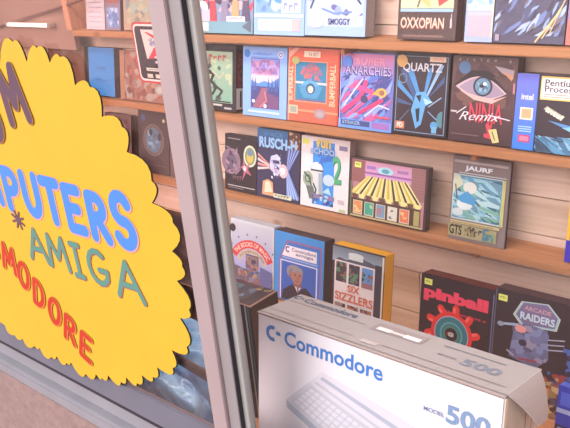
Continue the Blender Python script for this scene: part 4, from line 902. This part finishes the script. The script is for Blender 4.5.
# ------------------------------------------------------------------ white computer carton (leans back, one side flap open)
def computer_carton():
    w, h, d = .530, .360, .133
    t = math.radians(9)
    xl = -1.005
    zt = 1.5 - .736      # top front edge
    yfb = .95 - h * math.sin(t)   # y of the bottom front edge
    zb = zt - h * math.cos(t)     # z of bottom front edge
    # pivot = bottom back edge
    px, py, pz = xl + w / 2, yfb + d * math.cos(t), zb - d * math.sin(t)
    r = empty('computer_carton', (px, py, pz), (-t, 0, 0))
    white, beige, side = (.84, .79, .81), (.64, .60, .59), (.82, .75, .69)
    bm = newbm()
    box(bm, -w / 2, w / 2, -d, 0, 0, h, .003, fcol=lambda n: white if n.y < -.7 else (beige if n.z > .7 else side))
    link('carton_body', bm, M_MATTE, r)
    # lid flap with a ragged front lip and torn corners
    bm = newbm()
    n = 40; rnd = random.Random(5)
    f1, f2, b1, b2 = [], [], [], []
    for i in range(n + 1):
        x = -w / 2 + w * i / n
        sag = .0025 * math.sin(i * .5) * rnd.uniform(.5, 1)
        k = -d - .0015 if i < 3 or i > 12 else -d - .001
        zz = h + .0010 + .0004 * math.sin(i * .35) ** 2
        f1.append(bm.verts.new((x, k, zz))); f2.append(bm.verts.new((x, k, h - .0005)))
        b1.append(bm.verts.new((x, -.001, h + .0010)))
    for i in range(n):
        colour_face(bm, bm.faces.new((f1[i], f1[i + 1], b1[i + 1], b1[i])), beige)
        colour_face(bm, bm.faces.new((f2[i], f2[i + 1], f1[i + 1], f1[i])), (.66, .52, .46))
    bmesh.ops.recalc_face_normals(bm, faces=bm.faces)
    link('lid_flap', bm, M_MATTE, r)
    # front print
    A = Art(w, h, None, eps=.0004)
    bl = (.16, .42, .68)
    def ctxt(s, x0, z0, x1, z1, c, off=.0): A.text(s, x0 / w, z0 / h, x1 / w, z1 / h, c, off)
    A.ring(.040 / w, (h - .034) / h, .0085, .0165, bl, 24, 62, 298)
    A.poly([((.040 + .010) / w, (h - .0345) / h), ((.040 + .023) / w, (h - .0345) / h), ((.040 + .020) / w, (h - .027) / h), ((.040 + .010) / w, (h - .027) / h)], bl)
    ctxt('Commodore', .072, h - .050, .302, h - .018, bl, .022)
    # pale picture of a keyboard computer, drawn in the box's own corner perspective
    g1, g2, g3, g4 = (.75, .71, .74), (.63, .63, .68), (.79, .74, .77), (.70, .68, .71)
    P = lambda pts, c: A.poly([(x / w, (h - z) / h) for x, z in pts], c)
    def Q(u, v):  # keyboard plane: u along the row, v front-to-back
        a, b, c, d_ = (.078, .163), (.168, .074), (.470, .130), (.400, .290)
        x = a[0] * (1 - u) * (1 - v) + b[0] * (1 - u) * v + c[0] * u * v + d_[0] * u * (1 - v)
        z = a[1] * (1 - u) * (1 - v) + b[1] * (1 - u) * v + c[1] * u * v + d_[1] * u * (1 - v)
        return (x, z)
    P([Q(0, 0), Q(1, 0), Q(1, 1), Q(0, 1)], g1)
    P([Q(0, .62), Q(1, .62), Q(1, 1), Q(0, 1)], g3); P([Q(.03, .90), Q(1, .86), Q(1, .80), Q(.03, .83)], g2); P([Q(.03, .74), Q(1, .70), Q(1, .66), Q(.03, .69)], g4)
    P([Q(0, 0), (Q(0, 0)[0] + .002, Q(0, 0)[1] + .016), (Q(1, 0)[0], Q(1, 0)[1] + .014), Q(1, 0)], g2)
    P([Q(.03, .06), Q(.97, .06), Q(.97, .60), Q(.03, .60)], g4)
    A.up()
    for j in range(5):
        nk = 22
        for i in range(nk):
            u0, u1 = .04 + .92 * i / nk, .04 + .92 * (i + .8) / nk; v0, v1 = .08 + .10 * j, .08 + .10 * j + .075
            if j == 0 and 5 <= i <= 14:
                if i > 5: continue
                u1 = .04 + .92 * 14.8 / nk
            A.face([(x, h - z) for x, z in (Q(u0, v0), Q(u1, v0), Q(u1, v1), Q(u0, v1))], g3)
    gb = (.44, .52, .64)
    ctxt('MODEL', .387, h - .072, .427, h - .064, (.40, .46, .60), .012); ctxt('500', .430, h - .079, .510, h - .045, gb, .03)
    A.done('front_print', M_MATTE, r, (-w / 2, -d, 0))
    # top print
    A = Art(w, d, None, eps=.0018, step=.00004)
    A.tf = lambda x, z, y: (x, z, -y)
    dk = (.30, .36, .46)
    A.ring(.005 / w + .012, .84, .005, .0095, dk, 18, 55, 305); A.rect(.018 / w, .82, .026 / w, .86, dk)
    A.text('Commodore', .032 / w, .75, .165 / w, .91, dk, .02); A.rect(.0, .66, .20 / w, .675, (.50, .48, .48))
    A.text('MODEL', .369 / w, .49, .406 / w, .54, (.45, .44, .46), .01); A.text('500', .415 / w, .42, .487 / w, .62, (.48, .50, .55), .03); A.rect(.36 / w, .78, .480 / w, .80, (.46, .46, .50))
    A.rect(.215 / w, .60, .325 / w, .86, (.60, .54, .53)); A.rect(.225 / w, .64, .255 / w, .74, (.90, .86, .85)); A.rect(.285 / w, .64, .318 / w, .74, (.96, .93, .92)); A.rect(.255 / w, .66, .285 / w, .72, (.86, .80, .79))  # handle slot, its white highlights painted onto the lid
    A.rect(0, .04, 1, .055, (.52, .45, .42)); A.rect(.0, .22, .40, .232, (.60, .54, .52)); A.rect(.52, .22, .97, .235, (.55, .46, .42)); A.rect(.235 / w, .14, .27 / w, .24, (.74, .68, .66))
    bmesh.ops.recalc_face_normals(A.bm, faces=A.bm.faces)
    for f in A.bm.faces:
        if f.normal.z < 0: f.normal_flip()
    link('lid_print', A.bm, M_MATTE, r, (-w / 2, -d, h))
    # open side flap, hanging outwards from the right top edge
    bm = newbm()
    prof = [(-.112, 0), (-.006, 0)]
    rows = []
    for k in range(9):
        s = k / 8
        xo = w / 2 + .001 + .026 * math.sin(s * 1.35)
        zo = h + .004 - .046 * (1 - math.cos(s * 1.25)) - .044 * s
        y0 = -.126 + .070 * s ** 1.3; y1 = -.010 - .014 * s
        rows.append([(xo, y0 + (y1 - y0) * j / 4, zo) for j in range(5)])
    top = [[bm.verts.new(p) for p in row] for row in rows]
    for a, b in zip(top[:-1], top[1:]):
        for j in range(4): bm.faces.new((a[j], a[j + 1], b[j + 1], b[j]))
    bmesh.ops.recalc_face_normals(bm, faces=bm.faces)
    bmesh.ops.solidify(bm, geom=list(bm.faces), thickness=.003)
    for f in bm.faces: colour_face(bm, f, (.72, .67, .66))
    link('side_flap', bm, M_MATTE, r, smooth=False)
    # right side: seam strip
    A = Art(d, h, None, eps=.0006)
    A.rect(.60, 0, .62, .97, (.55, .46, .42)); A.rect(.78, 0, .80, .97, (.62, .54, .50)); A.rect(.0, 0, .06, .99, (.90, .84, .72))
    A.done('side_print', M_MATTE, r, (w / 2, -d, 0), (0, 0, math.radians(90)))
    tag(r, 'big white computer carton with blue lettering and an open side flap', 'carton')
    return r, pz, py
cc, ccz, ccy = computer_carton()
# closed carton lying under it
def base_carton():
    w, d, h = .50, .30, ccz - .23
    r = empty('storage_carton', (-.74, 1.02, .23))
    bm = newbm(); box(bm, -w / 2, w / 2, -.13, .17, 0, h - .001, .003, col=(.66, .56, .48)); link('carton_body', bm, M_MATTE, r)
    bm = newbm(); box(bm, -w / 2, w / 2, -.005, .045, h - .001, h - .0004, 0, col=(.72, .62, .45)); link('packing_tape', bm, M_GLOSSY, r)
    tag(r, 'plain buff carton lying flat beneath the big white computer carton', 'carton')
base_carton()

# ------------------------------------------------------------------ pale blue plastic-wrapped goods behind the left pane
def bag(name, loc, sx, sy, sz, seed, label, rot=0):
    bm = newbm()
    bmesh.ops.create_icosphere(bm, subdivisions=5, radius=1)
    rnd = random.Random(seed)
    ph = [(rnd.uniform(0, 6), Vector((rnd.uniform(-1, 1), rnd.uniform(-1, 1), rnd.uniform(-1, 1))).normalized(), rnd.uniform(3, 9), rnd.uniform(.02, .06)) for _ in range(14)]
    for v in bm.verts:
        p = v.co.copy()
        q = Vector([math.copysign(abs(c) ** .55, c) for c in p])
        k = 1 + sum(a * (1 - abs(math.sin(f * p.dot(dv) + o))) for o, dv, f, a in ph) * .5
        q *= k
        v.co = Vector((q.x * sx, q.y * sy, max(q.z, -.8) * sz + .8 * sz))
    o = link(name, bm, M_FILM, None, loc, (0, 0, math.radians(rot)), smooth=True)
    tag(o, label, 'bag', 'pale blue plastic bags')
    return o
bag('plastic_bag', (-1.405, 1.045, .23), .155, .075, .175, 3, 'tall crumpled pale blue plastic bag beside the bottom of the window stile')
bag('plastic_bag', (-1.36, .905, .23), .19, .035, .165, 8, 'low crumpled pale blue plastic bag pressed close to the left pane')
def strapbar():
    bm = newbm()
    box(bm, -.16, .16, -.006, .006, -.012, .012, .003, col=(.30, .21, .20))
    o = link('packing_strap', bm, M_MATTE, None, (-1.33, .955, .56), (0, math.radians(8), 0))
    tag(o, 'dark brown strap lying across the pale blue plastic bags', 'strap')
strapbar()

# ------------------------------------------------------------------ modelled tube reflection and cable on the partition
def reflection():
    r = empty('tube_reflection', (-3.265, 1.915, 1.127))  # a tube's reflection in the glass, built as a glowing bar
    bm = newbm(); box(bm, -.178, .178, -.004, .015, -.009, .009, .003, col=(1, 1, 1)); link('reflection_surround', bm, M_REFL_EDGE, r)
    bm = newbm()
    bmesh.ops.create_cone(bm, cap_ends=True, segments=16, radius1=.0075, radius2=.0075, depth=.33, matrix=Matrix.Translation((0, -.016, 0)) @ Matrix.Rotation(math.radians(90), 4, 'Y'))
    link('reflection_bar', bm, M_REFL_GLOW, r)
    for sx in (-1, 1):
        bm = newbm(); box(bm, sx * .172 - .007, sx * .172 + .007, -.026, -.004, -.010, .010, .003); link('reflection_end', bm, M_REFL_EDGE, r)
    tag(r, 'short white glowing bar modelled for a tube reflection at upper left', 'reflection')
reflection()
def cable():
    cu = bpy.data.curves.new('wall_cable', 'CURVE'); cu.dimensions = '3D'; cu.bevel_depth = .0055; cu.bevel_resolution = 3
    sp = cu.splines.new('POLY'); pts = [(-4.2, 1.92, 1.02), (-3.85, 1.92, 1.068), (-3.5, 1.92, 1.120), (-3.15, 1.92, 1.178), (-2.86, 1.90, 1.226), (-2.70, 1.893, 1.26), (-2.5, 1.893, 1.32), (-2.3, 1.9, 1.42)]
    sp.points.add(len(pts) - 1)
    for p, q in zip(sp.points, pts): p.co = (*q, 1)
    o = bpy.data.objects.new('wall_cable', cu)
    dg = bpy.context.evaluated_depsgraph_get()
    COL.objects.link(o); dg.update()
    me = bpy.data.meshes.new_from_object(o.evaluated_get(bpy.context.evaluated_depsgraph_get()))
    bpy.data.objects.remove(o)
    me.materials.clear(); me.materials.append(M_CABLE)
    c = bpy.data.objects.new('wall_cable', me); COL.objects.link(c)
    tag(c, 'thin brown cable running diagonally across the board at upper left', 'cable')
cable()

# ------------------------------------------------------------------ light
wd = bpy.data.worlds.new('World'); SC.world = wd; wd.use_nodes = True
nt = wd.node_tree; nt.nodes.clear()
out = nt.nodes.new('ShaderNodeOutputWorld'); bg = nt.nodes.new('ShaderNodeBackground')
tc = nt.nodes.new('ShaderNodeTexCoord'); sx = nt.nodes.new('ShaderNodeSeparateXYZ'); rp = nt.nodes.new('ShaderNodeValToRGB')
rp.color_ramp.elements[0].position = .45; rp.color_ramp.elements[0].color = (.50, .44, .42, 1)
rp.color_ramp.elements[1].position = .60; rp.color_ramp.elements[1].color = (.84, .93, 1.0, 1)
mp = nt.nodes.new('ShaderNodeMath'); mp.operation = 'MULTIPLY_ADD'; mp.inputs[1].default_value = .5; mp.inputs[2].default_value = .5
nt.links.new(tc.outputs['Generated'], sx.inputs[0]); nt.links.new(sx.outputs['Z'], mp.inputs[0]); nt.links.new(mp.outputs[0], rp.inputs[0])
nt.links.new(rp.outputs[0], bg.inputs[0]); bg.inputs[1].default_value = 2.6
nt.links.new(bg.outputs[0], out.inputs[0])

def area(name, loc, rot, sx_, sy_, e, col):
    l = bpy.data.lights.new(name, 'AREA'); l.shape = 'RECTANGLE'; l.size = sx_; l.size_y = sy_; l.energy = e; l.color = col
    o = bpy.data.objects.new(name, l); COL.objects.link(o); o.location = loc; o.rotation_euler = [math.radians(a) for a in rot]
    return o
area('display_fill', (-1.4, 1.15, 2.26), (28, 0, 0), 3.6, .25, 45, (.96, .98, 1))  # added fill below the unseen ceiling, no fitting built there
sun = bpy.data.lights.new('soft_sun', 'SUN'); sun.energy = 4.6; sun.angle = math.radians(40); sun.color = (.97, .98, 1)
so = bpy.data.objects.new('soft_sun', sun); COL.objects.link(so); so.rotation_euler = (math.radians(64), 0, math.radians(-14))

# ------------------------------------------------------------------ camera
cam = bpy.data.cameras.new('camera'); cam.sensor_width = 36; cam.lens = 784 / 570 * 36; cam.clip_start = .02
co = bpy.data.objects.new('camera', cam); COL.objects.link(co)
rx = Vector((0.74701, 0.65765, -0.09729)); dn = Vector((0.17198, -0.33253, -0.92728)); fw = Vector((-0.64218, 0.67596, -0.36151))
m = Matrix((rx, -dn, -fw)).transposed().to_4x4(); m.translation = (0, 0, H)
co.matrix_world = m
SC.camera = co
SC.view_settings.view_transform = 'Standard'; SC.view_settings.look = 'None'
SC.view_settings.exposure = 0; SC.view_settings.gamma = 1
